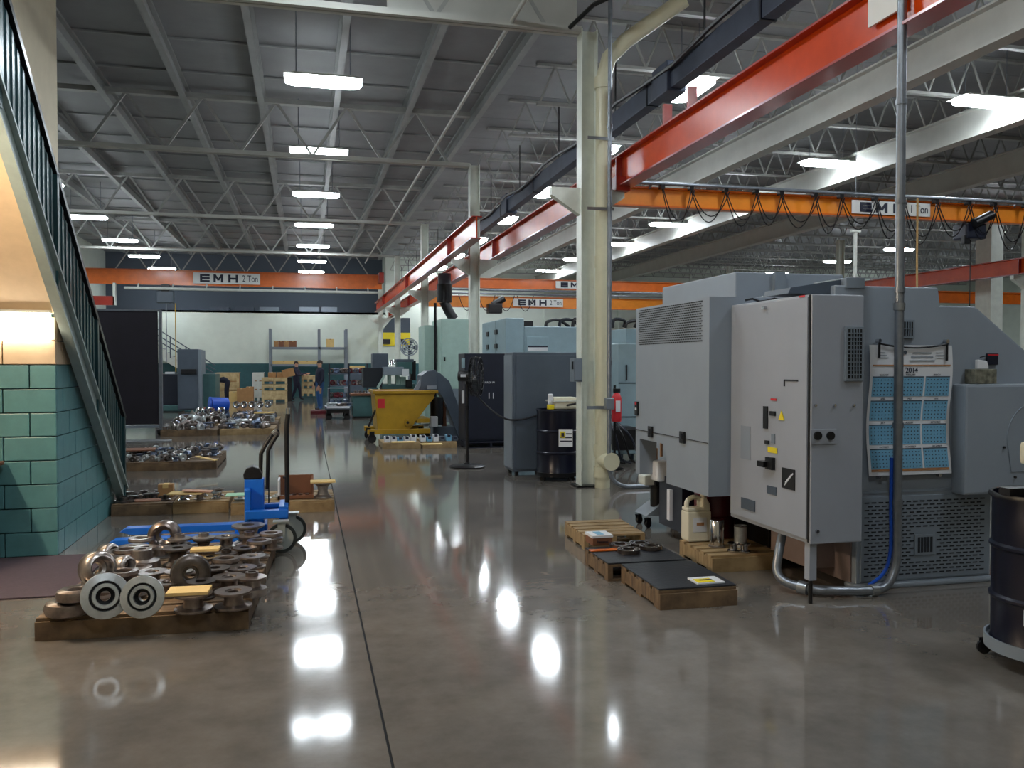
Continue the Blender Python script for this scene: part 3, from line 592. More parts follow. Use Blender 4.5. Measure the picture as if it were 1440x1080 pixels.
# calendar
ca = thing('wall_calendar', 'large white 2014 year calendar with blue month panels on the grey machine', 'calendar', (4.2, 5.3, 1.3))
X0, X1 = hit(1221, 490, Y=5.29).x, hit(1337, 490, Y=5.29).x; Z0 = hit(1270, 667, Y=5.29).z; Z1 = hit(1270, 485.5, Y=5.29).z
H = Z1-Z0; W = X1-X0
def wav(u, v):    # v from 0 (bottom) to 1
    return 5.285-.012*sin(v*7.5+1.0)*(1.2-v)-.03*max(0, .25-v)*2
def sheet(u0, u1, v0, v1, off, n=10):
    b_ = MB(); vs = []
    nx = 4
    for j in range(n+1):
        v = v0+(v1-v0)*j/n
        for i in range(nx+1):
            u = u0+(u1-u0)*i/nx; sh = -.018*max(0, .28-v)*2*W
            vs.append((X0+W*u+sh-.012*sin(v*6), wav(u, v)-off, Z0+H*v))
    k = nx+1; N_ = len(vs)
    vs += [(x, y+.002, z) for x, y, z in vs]
    fs = [(j*k+i, j*k+i+1, (j+1)*k+i+1, (j+1)*k+i) for j in range(n) for i in range(nx)]
    fs += [tuple(q_+N_ for q_ in f[::-1]) for f in fs]
    rim = [i for i in range(k)]+[j*k+nx for j in range(1, n+1)]+[n*k+i for i in range(nx-1, -1, -1)]+[j*k for j in range(n-1, 0, -1)]
    fs += [(rim[q_], rim[(q_+1) % len(rim)], rim[(q_+1) % len(rim)]+N_, rim[q_]+N_) for q_ in range(len(rim))]
    return b_.add(vs, fs, 0, True)
build(sheet(0, 1, 0, 1, 0, 24), 'sheet', 'paper', ca)
build(sheet(.03, .97, .838, .85, .003, 2), 'brown_band', 'calo', ca); build(sheet(.03, .97, .03, .048, .003, 2), 'brown_band', 'calo', ca)
MN = ['JANUARY', 'FEBRUARY', 'MARCH', 'APRIL', 'MAY', 'JUNE', 'JULY', 'AUGUST', 'SEPTEMBER', 'OCTOBER', 'NOVEMBER', 'DECEMBER']
for r in range(4):
    for c in range(3):
        u0 = .03+.32*c; v1 = .76-.185*r; v0 = v1-.155
        mp_ = build(sheet(u0, u0+.295, v0, v1, .003, 6), 'month_panel', 'calb', ca)
        tk = MB()
        for rr in range(5):
            for cc in range(7):
                u = u0+.02+.04*cc; v = v1-.025-.028*rr; y = wav(u, v)-.0045; x = X0+W*u-.012*sin(v*6)-.018*max(0, .28-v)*2*W; z = Z0+H*v
                tk.box(x, x+.008, y, y+.001, z-.006, z+.002)
        tag(build(tk, 'day_marks', 'dgrey', mp_), kind='stuff')
        build(sheet(u0, u0+.295, v1-.008, v1, .0045, 2), 'week_header', 'dgrey', mp_)
        text(MN[3*r+c], .017, (X0+W*(u0+.15), wav(0, v1)-.004, Z0+H*(v1+.011)), FRONT, ca, ext=.0005)
text('2014', .052, (X0+W*.5, 5.28-.01, Z0+H*.805), FRONT, ca, ext=.0005, bold=.001)
for k in range(3): build(MB().box(X0+W*(.52-.02*k), X0+W*(.75+.02*k), 5.278, 5.279, Z0+H*(.935-.03*k), Z0+H*(.945-.03*k)), 'faint_print', 'grey', ca)
build(MB().cyl((X0+W*.43, 5.2795, Z0+H*.945), (X0+W*.43, 5.2775, Z0+H*.945), .014, 14), 'round_emblem', 'dgrey', ca)
for u in (.1, .8):
    for k in range(3): build(MB().box(X0+W*u, X0+W*(u+.13-.02*k), 5.278, 5.279, Z0+H*(.9+.02*k), Z0+H*(.905+.02*k)), 'faint_print', 'grey', ca)
build(MB().tube([(X0+W*(.1+.85*k/12), 5.27, Z1-.0-.03*(1-((k-6)/6)**2)+.012) for k in range(13)], .007, 6), 'hanging_cord', 'black', ca)
for u, l_ in ((.11, .09), (.93, .11)): build(MB().box(X0+W*u-.006, X0+W*u+.006, 5.265, 5.277, Z1-l_, Z1+.015), 'cord_end', 'black', ca); build(MB().cyl((X0+W*u, 5.3, Z1+.03), (X0+W*u, 5.262, Z1+.03), .014, 10), 'hook', 'chrome', ca)
for u in (.13, .86): build(MB().box(X0+W*u-.012, X0+W*u+.012, 5.26, 5.3, Z0-.025, Z0+.004), 'clip', 'chrome', ca, bev=.003)
# pole conduit
po = thing('conduit_pole', 'galvanised conduit pole crossing in front of the calendar, curving along the floor', 'conduit', (4.02, 5.15, 0))
P_ = [(4.02, 5.15, .5), (4.02, 5.15, .3), (4.0, 5.145, .17), (3.93, 5.13, .07), (3.82, 5.12, .04), (3.55, 5.15, .045), (3.4, 5.22, .05), (3.28, 5.34, .07), (3.25, 5.42, .13), (3.28, 5.45, .26), (3.34, 5.5, .4), (3.36, 5.52, .55)]
build(MB().tube([(4.02, 5.15, 7.2)]+cpath(P_), .031, 14), 'pole_run', 'conduit', po)
for z in (.62, 1.16, 2.1, 2.72, 3.4): build(MB().cyl((4.02, 5.15, z), (4.02, 5.15, z+.035), .037, 14), 'coupling', 'conduit', po)
build(MB().cyl((4.02, 5.15, 1.98), (4.02, 5.15, 2.03), .039, 14), 'coupling', 'clamp', po)
build(MB().cyl((3.84, 5.12, .04), (3.79, 5.121, .04), .042, 14), 'coupling', 'clamp', po); build(MB().cyl((3.37, 5.23, .05), (3.33, 5.28, .055), .045, 14), 'coupling', 'clamp', po)
tag(build(MB().tube([(3.985, 5.17, .95)]+cpath([(3.983, 5.17, .6), (3.98, 5.165, .3), (3.93, 5.17, .14), (3.82, 5.18, .06)]), .012, 8), 'blue_hose', 'bluep'), 'thin blue hose running down behind the conduit pole', 'hose')
# ============================================================= DRUMS
def drum(x, y, z, label, m='drum', r=.29, h=.88, rz=0, lid=True):
    t = thing('steel_drum', label, 'drum', (x, y, z), rz, local=True)
    pr = [(0, .01), (r-.01, .01), (r, 0), (r, .02), (r-.006, .03), (r-.006, h*.3), (r+.006, h*.315), (r+.006, h*.33), (r-.006, h*.345), (r-.006, h*.64), (r+.006, h*.655), (r+.006, h*.67), (r-.006, h*.685), (r-.006, h-.03), (r, h-.02), (r, h)]
    if not lid: pr += [(r-.012, h), (r-.014, .04), (0, .03)]
    build(MB().lathe(pr, 40), 'barrel', m, t)
    if lid: build(MB().lathe([(0, h-.015), (r-.02, h-.015), (r-.02, h+.004), (r+.004, h+.004), (r+.008, h-.01), (r, h-.025)], 40), 'lid', m, t); build(MB().cyl((r*.6, 0, h-.015), (r*.6, 0, h+.004), .03, 14), 'bung', 'blackm', t)
    else: build(MB().lathe([(r-.01, h-.005), (r+.008, h-.012), (r+.01, h), (r+.004, h+.012), (r-.012, h+.008)], 40), 'rim', 'black', t)
    return t
def caster(x, y, zt, r, par, rz=0, wm='black', fm='blackm', local=True):
    c = MB(); X = Matrix.Translation((x, y, 0)) @ Matrix.Rotation(rz, 4, 'Z')
    f = MB().box(-r*.5, r*.5, -r*.45, r*.45, zt-.012, zt, X=X).box(-r*.4, r*1.1, r*.32, r*.42, r*.8, zt, X=X).box(-r*.4, r*1.1, -r*.42, -r*.32, r*.8, zt, X=X)
    fo = build(f, 'caster', fm, par)
    p = X @ Vector((r*.6, -r*.25, r)); q = X @ Vector((r*.6, r*.25, r)); build(MB().cyl(p, q, r, 20), 'wheel', wm, fo)
DX, DY = 3.84, 3.7
d1 = drum(DX, DY, .11, 'open dark blue steel drum on a wheeled dolly at the frame edge', lid=False, h=.8)
build(MB().box(-.135, -.06, -.2935, -.28, .16, .24, X=Matrix.Rotation(-.75, 4, 'Z')), 'torn_label', 'paper', d1)
do = thing('drum_dolly', 'wheeled ring dolly carrying the drum at the frame edge', 'dolly', (DX, DY, 0), local=True)
build(MB().lathe([(.24, .085), (.315, .085), (.315, .15), (.305, .15), (.305, .125), (.24, .125)], 36, closed=True), 'ring_frame', 'grey2', do); build(MB().box(-.26, .26, -.03, .03, .09, .12).box(-.03, .03, -.26, .26, .09, .12), 'cross_bar', 'grey2', do)
for k in range(4): a_ = radians(215+90*k); caster(.3*cos(a_), .3*sin(a_), .085, .036, do, a_+.6)
vh = thing('vacuum_head', 'beige and black vacuum head standing on the drum at the frame edge', 'vacuum', (DX+.02, DY, 1.0))
build(MB().box(DX-.31, DX+.3, DY-.035, DY+.035, .922, .96), 'support_bar', 'black', vh)
build(MB().cyl((DX+.08, DY, .96), (DX+.08, DY, 1.06), .15, 24, r1=.12), 'motor_base', 'black', vh)
build(MB().box(DX-.1, DX+.24, DY-.13, DY+.13, 1.06, 1.19), 'cover', 'beige', vh, bev=.03); build(MB().box(DX-.105, DX-.095, DY-.06, DY, 1.08, 1.12), 'socket', 'grey2', vh)
p = hit(792, 671, z=0); xd, yd = 3.42, 11.45
d2 = drum(xd, yd, .1, 'dark blue drum with white label tucked behind the nearest column')
pl = build(MB().box(.01, .2, -.3, -.285, .38, .62, X=Matrix.Rotation(-.25, 4, 'Z')), 'drum_label', 'paper', d2)
build(MB().box(.03, .1, -.303, -.3, .5, .59, X=Matrix.Rotation(-.25, 4, 'Z')), 'yellow_emblem', 'yel', pl); build(MB().box(.045, .085, -.305, -.303, .52, .57, X=Matrix.Rotation(-.25, 4, 'Z')), 'emblem_mark', 'ink', pl)
for k in range(3): build(MB().box(.11 if k == 0 else .03, .19, -.303, -.3, .55-.05*k, .565-.05*k, X=Matrix.Rotation(-.25, 4, 'Z')), 'print_line', 'ink', pl)
do = thing('drum_dolly', 'low ring dolly under the drum behind the nearest column', 'dolly', (xd, yd, 0), local=True)
build(MB().lathe([(.24, .06), (.31, .06), (.31, .115), (.3, .115), (.3, .098), (.24, .098)], 30, closed=True), 'ring_frame', 'blackm', do)
for k in range(4): a_ = radians(215+90*k); caster(.27*cos(a_), .27*sin(a_), .06, .025, do, a_)
sv = thing('drum_vacuum', 'small beige motor unit with yellow clip on the drum behind column', 'vacuum', (xd, yd, 1.0))
build(MB().box(xd-.1, xd+.26, yd-.16, yd+.12, .985, 1.15), 'motor_case', 'beige', sv, bev=.03); build(MB().box(xd-.13, xd+.28, yd-.18, yd+.14, 1.09, 1.105), 'case_lip', 'white', sv)
build(MB().box(xd-.17, xd-.1, yd-.16, yd-.1, 1.05, 1.2), 'bottle', 'paper', sv, bev=.02); build(MB().box(xd-.18, xd-.09, yd-.17, yd-.1, .985, 1.05), 'yellow_clip', 'yel', sv, bev=.01)
# ============================================================= PALLETS
def pallet(x, y, rz, W, D, label, m='wood', H=.13, nb=6, top=None, group=None, z=0, cat='pallet', solid=False, nm='wooden_pallet'):
    """origin at the front left corner; W along x, D along y"""
    t = thing(nm, label, cat, (x, y, z), rz, group=group, local=True)
    k = (nm, W, D, m, H, nb)
    if k not in PC:
        bw = D/nb*.8
        PC[k] = (MB().box(0, W, 0, bw, H-.02, H).mesh('deck_board', m, bev=.003), MB().box(0, .04, 0, D, .018, H-.02).mesh('stringer', m, bev=.003), MB().box(0, W, 0, .09, 0, .018).mesh('bottom_board', m), MB().box(0, W, 0, .02, 0, H-.02).mesh('end_board', m, bev=.002))
    a, b, c, e = PC[k]
    for i in range(nb): inst(a, 'deck_board', t, (0, i*(D-D/nb*.8)/(nb-1), random.uniform(-.0015, .0015)))
    for i in range(3): inst(b, 'stringer', t, (i*(W-.04)/2, 0, 0))
    for i in range(3): inst(c, 'bottom_board', t, (0, i*(D-.09)/2, 0))
    if solid: inst(e, 'end_board', t, (0, -.0205, 0))
    if top: build(MB().box(.0, W, 0, D, H+.001, H+.012), 'matting', top, t, bev=.003)
    return t
PC = {}
# stringers turned along the front for piles that show a solid face: pass solid=True
R1 = -radians(2.5)
c_, s_ = cos(R1), sin(R1)
def onp(u, v): return (-1.53+c_*u-s_*v, 5.43+s_*u+c_*v)
pallet(-1.53, 5.43, R1, 1.19, 1.05, 'dark worn pallet under the nearest heap of steel rollers', 'wood2', .13, 6, solid=True)
x, y = onp(.02, 1.12); pallet(x, y, R1, 1.17, .9, 'dark pallet hidden behind the nearest one under steel discs', 'wood2', .13, 6)
# ------------------------------------------------------------- turned steel parts (ring profiles, r and z, closed)
PR = dict(
 flange=[(.03, 0), (.1, 0), (.1, .015), (.045, .02), (.045, .05), (.03, .05)],
 spool=[(.032, 0), (.11, 0), (.112, .006), (.11, .014), (.062, .022), (.055, .05), (.062, .08), (.11, .088), (.112, .096), (.11, .102), (.05, .102), (.046, .094), (.032, .094)],
 donut=[(.03, .03), (.05, .01), (.085, 0), (.115, .015), (.125, .045), (.115, .075), (.085, .09), (.05, .082), (.045, .06), (.045, .03)],
 disc=[(.03, -.07), (.062, -.07), (.066, 0), (.13, .004), (.132, .012), (.13, .02), (.088, .028), (.085, .018), (.074, .018), (.07, .034), (.052, .034), (.048, .0), (.03, -.02)],
 plate=[(.045, 0), (.125, .004), (.127, .012), (.125, .022), (.08, .026), (.045, .026)],
 roller=[(.04, 0), (.1, 0), (.115, .02), (.115, .1), (.1, .13), (.078, .14), (.068, .13), (.062, .06), (.04, .05)],
 hub=[(.03, 0), (.12, 0), (.125, .01), (.12, .06), (.07, .075), (.066, .14), (.055, .145), (.03, .145)],
 hourglass=[(.04, 0), (.1, 0), (.1, .012), (.065, .03), (.055, .065), (.065, .1), (.105, .12), (.105, .13), (.04, .13)],
 ring=[(.06, 0), (.1, 0), (.105, .01), (.1, .03), (.06, .03), (.056, .015)],
 small=[(.015, 0), (.045, 0), (.048, .01), (.03, .02), (.03, .05), (.045, .058), (.045, .07), (.015, .07)],
 nut=[(.02, 0), (.05, .0), (.052, .03), (.05, .06), (.02, .06)])
PMS = {}
LB = dict(flange='flange', spool='grooved spool', donut='rounded roller', disc='bored disc', roller='thick roller', hub='stepped hub', hourglass='waisted roller', ring='flat ring', small='small collar', nut='small sleeve')
def part(kind, x, y, z, m, label, group, rx=0, ry=0, rz=0, s=1.0, n=24):
    k = (kind, m, n)
    if k not in PMS: PMS[k] = MB().lathe(PR[kind], n, closed=True).mesh('steel_'+kind, m)
    o = bpy.data.objects.new({'flange': 'steel_flange', 'spool': 'steel_spool', 'donut': 'steel_roller', 'disc': 'steel_disc', 'plate': 'steel_disc', 'roller': 'steel_roller', 'hub': 'steel_hub', 'hourglass': 'steel_roller', 'ring': 'steel_ring', 'small': 'steel_collar', 'nut': 'steel_sleeve'}[kind], PMS[k])
    o.location = (x, y, z); o.rotation_euler = (rx, ry, rz); o.scale = (s, s, s) if not isinstance(s, tuple) else s
    link(o); return tag(o, label, 'machine part', group)
GZ = .131
near = [ # px, py, z, kind, mat, rot, scale, label
 (96, 853, GZ, 'donut', 'steel2', (0, 0, 0), 1.05, 'fat round steel roller at the left end of the nearest pallet, lying lowest'),
 (106, 833, .222, 'donut', 'steel2', (0, 0, 0), .85, 'smaller round roller stacked at the left end of the nearest pallet'),
 (114, 824, GZ, 'ring', 'steel', (0, 0, 0), 1.0, 'flat ring behind the stacked rollers at the left pallet end'),
 (148, 838, .262, 'disc', 'steel3', (radians(78), 0, radians(14)), 1.0, 'large bright bored disc leaning upright, left of its twin'),
 (201, 839, .252, 'disc', 'steel3', (radians(80), 0, radians(-2)), .93, 'bright bored disc with raised inner ring leaning upright, right of its twin'),
 (131, 800, .27, 'roller', 'steel', (radians(78), 0, radians(38)), .95, 'thick steel roller lying on its side with dark bore, left of the heap'),
 (168, 796, .24, 'roller', 'steel', (radians(85), 0, radians(60)), .62, 'short tapered roller lying on its side behind the bright discs'),
 (200, 790, GZ, 'hub', 'steel', (0, 0, 0), 1.0, 'stepped round hub standing in the middle of the heap'),
 (214, 812, GZ, 'spool', 'steel2', (0, 0, 0), .9, 'grooved spool flat behind the two bright discs'),
 (235, 826, GZ, 'spool', 'steel2', (0, 0, 0), .85, 'grooved spool just right of the bright discs'),
 (268, 806, .255, 'donut', 'steel4', (radians(80), 0, radians(8)), 1.0, 'dark round roller standing on edge with coppery bore'),
 (272, 846, GZ, 'spool', 'steel2', (0, 0, 0), 1.0, 'grooved spool carrying a piece of yellow cardboard'),
 (328, 842, GZ, 'spool', 'steel2', (0, 0, 0), 1.0, 'grooved spool at the front right corner of the nearest pallet'),
 (322, 820, GZ, 'spool', 'steel2', (0, 0, 0), .95, 'grooved spool second from the right front pallet corner'),
 (340, 806, GZ, 'spool', 'steel2', (0, 0, 0), .9, 'grooved spool third from the right front pallet corner'),
 (303, 812, GZ, 'hourglass', 'steel4', (0, 0, 0), .9, 'dark waisted roller beside the spools at right'),
 (296, 793, GZ, 'hourglass', 'chrome', (0, 0, 0), .8, 'shiny waisted roller behind the dark upright roller'),
 (250, 785, GZ, 'hourglass', 'steel4', (0, 0, 0), 1.0, 'waisted roller with shiny flanks in front of the upright ring'),
 (232, 765, GZ, 'ring', 'steel', (0, 0, 0), 1.1, 'flat ring lying in front of the big upright ring'),
 (234, 752, .245, 'roller', 'steel2', (radians(84), 0, radians(-4)), 1.05, 'big dark ring-shaped roller standing upright at the back of the heap'),
 (187, 763, GZ, 'plate', 'steel', (0, 0, 0), .95, 'flat disc on the rear pallet left of the upright ring'),
 (272, 762, GZ, 'plate', 'steel', (0, 0, 0), .95, 'flat disc on the rear pallet right of the upright ring'),
 (318, 760, GZ, 'spool', 'steel', (0, 0, 0), .85, 'grooved spool in front of the waisted roller near the blue stacker'),
 (349, 757, GZ, 'hourglass', 'steel', (0, 0, 0), 1.25, 'tall waisted roller standing beside the blue stacker'),
 (355, 788, GZ, 'spool', 'steel', (0, 0, 0), .85, 'grooved spool at the right edge behind the corner spools'),
 (165, 779, GZ, 'donut', 'steel', (0, 0, 0), .85, 'rounded roller behind the thick sideways roller'),
 (145, 782, GZ, 'roller', 'steel', (radians(80), 0, radians(60)), .8, 'thick roller on its side, behind the one with dark bore'),
]
for px, py, z, kd, m_, r_, s_2, lb in near:
    p = hit(px, py, z=z+(.0 if r_[0] else .05)); part(kd, p.x, p.y, z if not r_[0] else z-.0, m_, lb, None, *r_, s_2, n=32)
    if kd == 'disc':
        o_ = [o for o in COL.objects if o.name.startswith('steel_disc')][-1]
        inst(MB().lathe([(.072, .019), (.086, .0195), (.086, .021), (.072, .0205)], 32, closed=True).mesh('dark_groove', 'gap'), 'dark_groove', o_); inst(MB().lathe([(.03, -.015), (.0485, .01), (.047, .02), (.029, -.008)], 32, closed=True).mesh('dark_bore', 'gap'), 'dark_bore', o_)
busy = [hit(a[0], a[1], z=.18) for a in near]
cnt = 0
for v in [.12+.14*k for k in range(14)]:
    for u in [.1+.165*k for k in range(7)]:
        x, y = onp(u+random.uniform(-.03, .03)+(.09 if int(v*6) % 2 else 0), v+random.uniform(-.02, .02))
        if u > 1.1 and int(v*6) % 2: continue
        if any((b.x-x)**2+(b.y-y)**2 < .155**2 for b in busy): continue
        if v < .2 and u < .9: continue
        kd = random.choice(['spool', 'flange', 'hourglass', 'ring', 'spool', 'plate', 'donut', 'hub']); busy.append(Vector((x, y, 0)))
        part(kd, x, y, GZ, random.choice(['steel', 'steel2', 'steel4', 'steel']), 'turned steel part lying flat among the rollers of the nearest heap', 'small parts of the nearest heap', s=random.uniform(.72, .85))
        if random.random() < .35: part(random.choice(['ring', 'flange']), x, y, GZ+.104, random.choice(['steel', 'steel2']), 'turned steel part stacked on top within the nearest heap', 'stacked parts of the nearest heap', s=.9)
def slip(px, py, z, w_, d_, rz, m_, label, h=.012, rx=0, ry=0, name='cardboard_piece'):
    p = hit(px, py, z=z); o = build(MB().box(-w_/2, w_/2, -d_/2, d_/2, 0, h), name, m_, bev=.002); o.location = (p.x, p.y, z); o.rotation_euler = (rx, ry, rz); return tag(o, label, 'cardboard')
slip(266, 833, .235, .24, .16, -.05, 'card2', 'yellow cardboard piece on a spool at the front of the heap', .02)
slip(289, 774, .25, .2, .1, -.05, 'card2', 'yellow cardboard piece in the middle of the heap', .02)
# ------------------------------------------------------------- row of low pallets behind the blue stacker
pallet(-2.0, 9.72, 0, .6, .75, 'dark low pallet with black parts beside the stair foot', 'wood2', .125, 5, solid=True)
pallet(-1.39, 9.72, 0, .57, .75, 'pale low pallet with cardboard-topped parts behind the blue forks', 'wood', .125, 5, solid=True)
pallet(-.78, 9.5, 0, 1.08, .8, 'long pale pallet with open carton behind the blue stacker', 'wood', .125, 5, solid=True)
for k in range(14):
    part(random.choice(['small', 'nut', 'flange']), -1.93+.075*(k % 7)+random.uniform(0, .03), 9.85+.3*(k//7)+random.uniform(0, .1), .127, 'steel4', 'black turned part on the dark low pallet by the stair foot', 'black parts on the low pallet', s=random.uniform(.8, 1.2), n=14)
for k in range(6): part('hourglass', -1.3+.17*(k % 3), 9.85+.25*(k//3), .127, 'steel2' if k % 2 else 'chrome', 'shiny waisted roller on the pale low pallet', 'waisted rollers on the pale low pallet', s=.6, n=18)
for k in range(5): part('flange', -.7+.13*k, 9.75+.1*(k % 2), .127, 'steel3', 'flat bright flange on the long pale pallet', 'flanges on the long pale pallet', s=.7, n=18)
part('hourglass', .18, 9.65, .127, 'steel', 'tall shiny cylinder under a cardboard piece at the long pallet end', None, s=(.95, .95, 1.35), n=24)
def simplebox(name, label, cat, x0, x1, y0, y1, z0, z1, m, lid=None, group=None, tape=None, bev=.006):
    t = thing(name, label, cat, ((x0+x1)/2, (y0+y1)/2, z0), group=group)
    build(MB().box(x0, x1, y0, y1, z0, z1), 'body', m, t, bev=bev)
    if tape: build(MB().box((x0+x1)/2-.03, (x0+x1)/2+.03, y0-.002, y1+.002, z1-.04, z1+.002), 'tape', tape, t)
    if lid: build(MB().box(x0-.004, x1+.004, y0-.004, y1+.004, z1, z1+.02), 'lid', lid, t)
    return t
p = hit(236, 698, Y=10.2); simplebox('cardboard_box', 'small upright brown carton behind the low pallets by the stair', 'box', p.x-.09, p.x+.07, 10.1, 10.22, .13, .27, 'card', tape='card2')
slip(208, 704, .2, .25, .15, .1, 'card3', 'tan cardboard piece on the black parts', .01, name='cardboard_piece')
slip(262, 694, .225, .35, .2, -.1, 'card2', 'pale cardboard sheet on the shiny rollers')
slip(278, 691, .245, .3, .12, -.2, 'skin', 'pinkish cardboard strip lying askew on the pale sheet', ry=.05)
slip(340, 696, .2, .32, .2, 0, 'green', 'pale green card on the long pallet behind the stacker')
cp_ = slip(453, 687, .304, .27, .2, 0, 'card2', 'pale cardboard piece capping the shiny cylinder at the pallet end', .015); cp_.location = (.18, 9.65, .303)
t = thing('cardboard_box', 'open brown carton with metal parts on the long pale pallet', 'box', (-.1, 9.75, .13))
build(MB().box(-.3, .08, 9.9, 9.92, .13, .36, 0), 'back_flap', 'card3', t); build(MB().box(-.3, -.28, 9.6, 9.92, .13, .34), 'side', 'paper', t); build(MB().prism([(9.62, .13), (9.92, .13), (9.92, .36), (9.8, .3)], 0, .06, .08), 'side', 'card3', t); build(MB().box(-.3, .08, 9.6, 9.62, .13, .17), 'front', 'card3', t); build(MB().box(-.3, .08, 9.6, 9.92, .128, .134), 'base', 'card3', t)
for k in range(4): part('small', -.2+.07*k, 9.7, .135, 'chrome', 'shiny collar inside the open brown carton', 'collars in the carton', s=.7, n=14)
# ------------------------------------------------------------- third and fourth rows
for k, (x0, wd, m_) in enumerate(((-4.1, 1.3, 'wood2'), (-2.75, 1.42, 'wood2'))): pallet(x0, 13.75, 0, wd, 1.65, ['pallet of small parts half hidden by the stair rail', 'brown pallet of small parts behind the stair foot'][k], m_, .13, 7, solid=True)
def heap(x0, x1, y0, y1, dx, dy, label, group, ms, kinds, z=.132, sc=(.9, 1.2), n=12, tilt=.5, skip=.0, lay=0):
    y = y0
    while y < y1:
        x = x0
        while x < x1:
            if random.random() > skip:
                t = random.random() < tilt; kd = random.choice(kinds); s = random.uniform(*sc)
                part(kd, x+random.uniform(-.02, .02), y+random.uniform(-.02, .02), z+(.045*s if t else 0), random.choice(ms), label, group, rx=radians(85) if t else 0, rz=random.uniform(0, 6) if t else 0, s=s, n=n)
            x += dx
        y += dy
heap(-2.65, -1.75, 13.85, 15.3, .12, .14, 'small shiny collar piled on the brown pallet behind the stair foot', 'collars on the third-row pallet', ['bluish', 'steel', 'steel3', 'steel4'], ['small', 'nut', 'small'], sc=(.8, 1.2))
heap(-1.75, -1.45, 14.5, 15.3, .15, .2, 'small shiny collar piled on the brown pallet behind the stair foot', 'collars on the third-row pallet', ['bluish', 'steel'], ['small'], sc=(1.1, 1.6))
heap(-3.6, -2.85, 13.9, 15.2, .2, .22, 'small part on the pallet half hidden by the stair rail', 'parts on the half-hidden pallet', ['bluish', 'steel2', 'steel'], ['small', 'flange'], sc=(1.1, 1.5))
slip(290, 645, .2, .33, .09, -.5, 'card2', 'narrow cardboard strip lying on the third-row pallet', ry=.15)
slip(197, 633, .24, .45, .4, .1, 'card3', 'brown cardboard sheet on the half-hidden pallet', .02)
slip(208, 622, .28, .75, .3, .1, 'clamp', 'crumpled plastic sheet over parts near the black screen', .03, name='plastic_sheet')
for j in range(3):
    for i in range(2):
        pallet(-3.15+1.26*i, 20.3+1.75*j, 0, 1.2, 1.2, f'far pallet of steel parts, {["front", "middle", "rear"][j]} row, {["next to the black screen", "next to the aisle"][i]}', 'wood2' if (i+j) % 2 == 0 else 'wood', .14, 6, solid=True)
        heap(-3.08+1.26*i, -2.05+1.26*i, 20.4+1.75*j, 21.4+1.75*j, .15, .17, f'steel part on the {["front", "middle", "rear"][j]}-row pallet {["next to the screen", "next to the aisle"][i]}', f'parts on far pallet {j} {i}', ['bluish', 'steel2', 'steel', 'steel4', 'steel3'], ['small', 'nut', 'spool', 'donut'], z=.145, sc=(.75, 1.2) if j == 0 else (.9, 1.4), n=9, tilt=.6)
slip(372, 581, .36, .5, .35, 0, 'card2', 'pinkish card on the parts at the aisle side of far pallets', .03)
p = hit(308, 572, Y=24.6); bd = thing('blue_drum', 'bright blue plastic drum lying beyond the far parts pallets', 'drum', (p.x, 24.6, .3))
build(MB().cyl((p.x-.22, 24.5, .52), (p.x+.2, 24.7, .5), .2, 20), 'barrel', 'bluep', bd); build(MB().cyl((p.x-.24, 24.49, .52), (p.x-.2, 24.5, .52), .21, 20), 'lid', 'bluep', bd)
for k in range(5): part('donut', p.x+.45+.21*k, 24.6, .5, 'chrome', 'shiny upright roller in the row right of the blue drum', 'upright rollers by the blue drum', rx=radians(85), s=.8, n=14)
for k, px in enumerate((265, 280, 295, 268)): q = hit(px, 581, z=.45); part('donut', q.x, 23.9, .36, 'chrome', 'shiny upright roller in the middle of the far parts pallets', 'upright rollers of the far pallets', rx=radians(88), rz=.4*k, s=1.0, n=14)
# ------------------------------------------------------------- blue stacker
bs = thing('pallet_stacker', 'bright blue hand stacker truck with black handles, forks behind the steel heap', 'stacker', (-.3, 7.8, 0))
def bxp(px0, px1, py0, py1, Y, d=.1):      # box between two pixel columns and rows at depth Y
    a = hit(px0, py1, Y=Y); b = hit(px1, py0, Y=Y); return (a.x, b.x, Y, Y+d, a.z, b.z)
build(MB().box(*bxp(344, 371, 673, 757, 7.75, .12)).box(*bxp(344, 352, 688, 757, 7.65, .3)), 'mast', 'blue', bs, bev=.01)
build(MB().box(*bxp(346, 366, 665, 675, 7.76, .1)), 'mast_head', 'blue', bs, bev=.005)
a = hit(356, 672, Y=7.82); build(MB().prism([(a.x-.075, a.z), (a.x+.075, a.z), (a.x+.08, a.z+.04), (a.x+.055, a.z+.09), (a.x, a.z+.11), (a.x-.055, a.z+.09), (a.x-.08, a.z+.04)], 1, 7.74, 7.9), 'winch_cover', 'black', bs, bev=.01)
build(MB().box(*bxp(345, 405, 717, 731, 7.6, .08)).box(*bxp(345, 405, 711, 722, 7.95, .08)).box(*bxp(392, 405, 712, 731, 7.62, .4)), 'base_frame', 'blue', bs, bev=.006)
build(MB().box(*bxp(371, 395, 708, 714, 7.85, .08)), 'cross_beam', 'blue', bs, bev=.005)
a = hit(373, 735, Y=7.7)
build(MB().box(*bxp(330, 375, 737, 760, 7.78, .25)), 'fork_carriage', 'blue', bs, bev=.008)
for yy in (7.68, 8.22):
    x0 = hit(168 if yy > 8 else 150, 750, Y=yy).x; build(MB().prism([(x0, .1), (x0+.1, .07), (-.45, .07), (-.45, .13), (x0+.05, .13)], 1, yy, yy+.14), 'fork', 'blue', bs, bev=.004)
def T(px, py, Y): return hit(px, py, Y=Y)
build(MB().tube([T(366, 690, 7.8), T(367, 638, 7.8), T(372, 628, 7.8), T(382, 612, 7.8), T(390, 606, 7.8), T(391, 610, 8.1), T(382, 624, 8.1), T(377, 634, 8.1), T(376, 688, 8.1)], .018, 10), 'push_handle', 'black', bs)
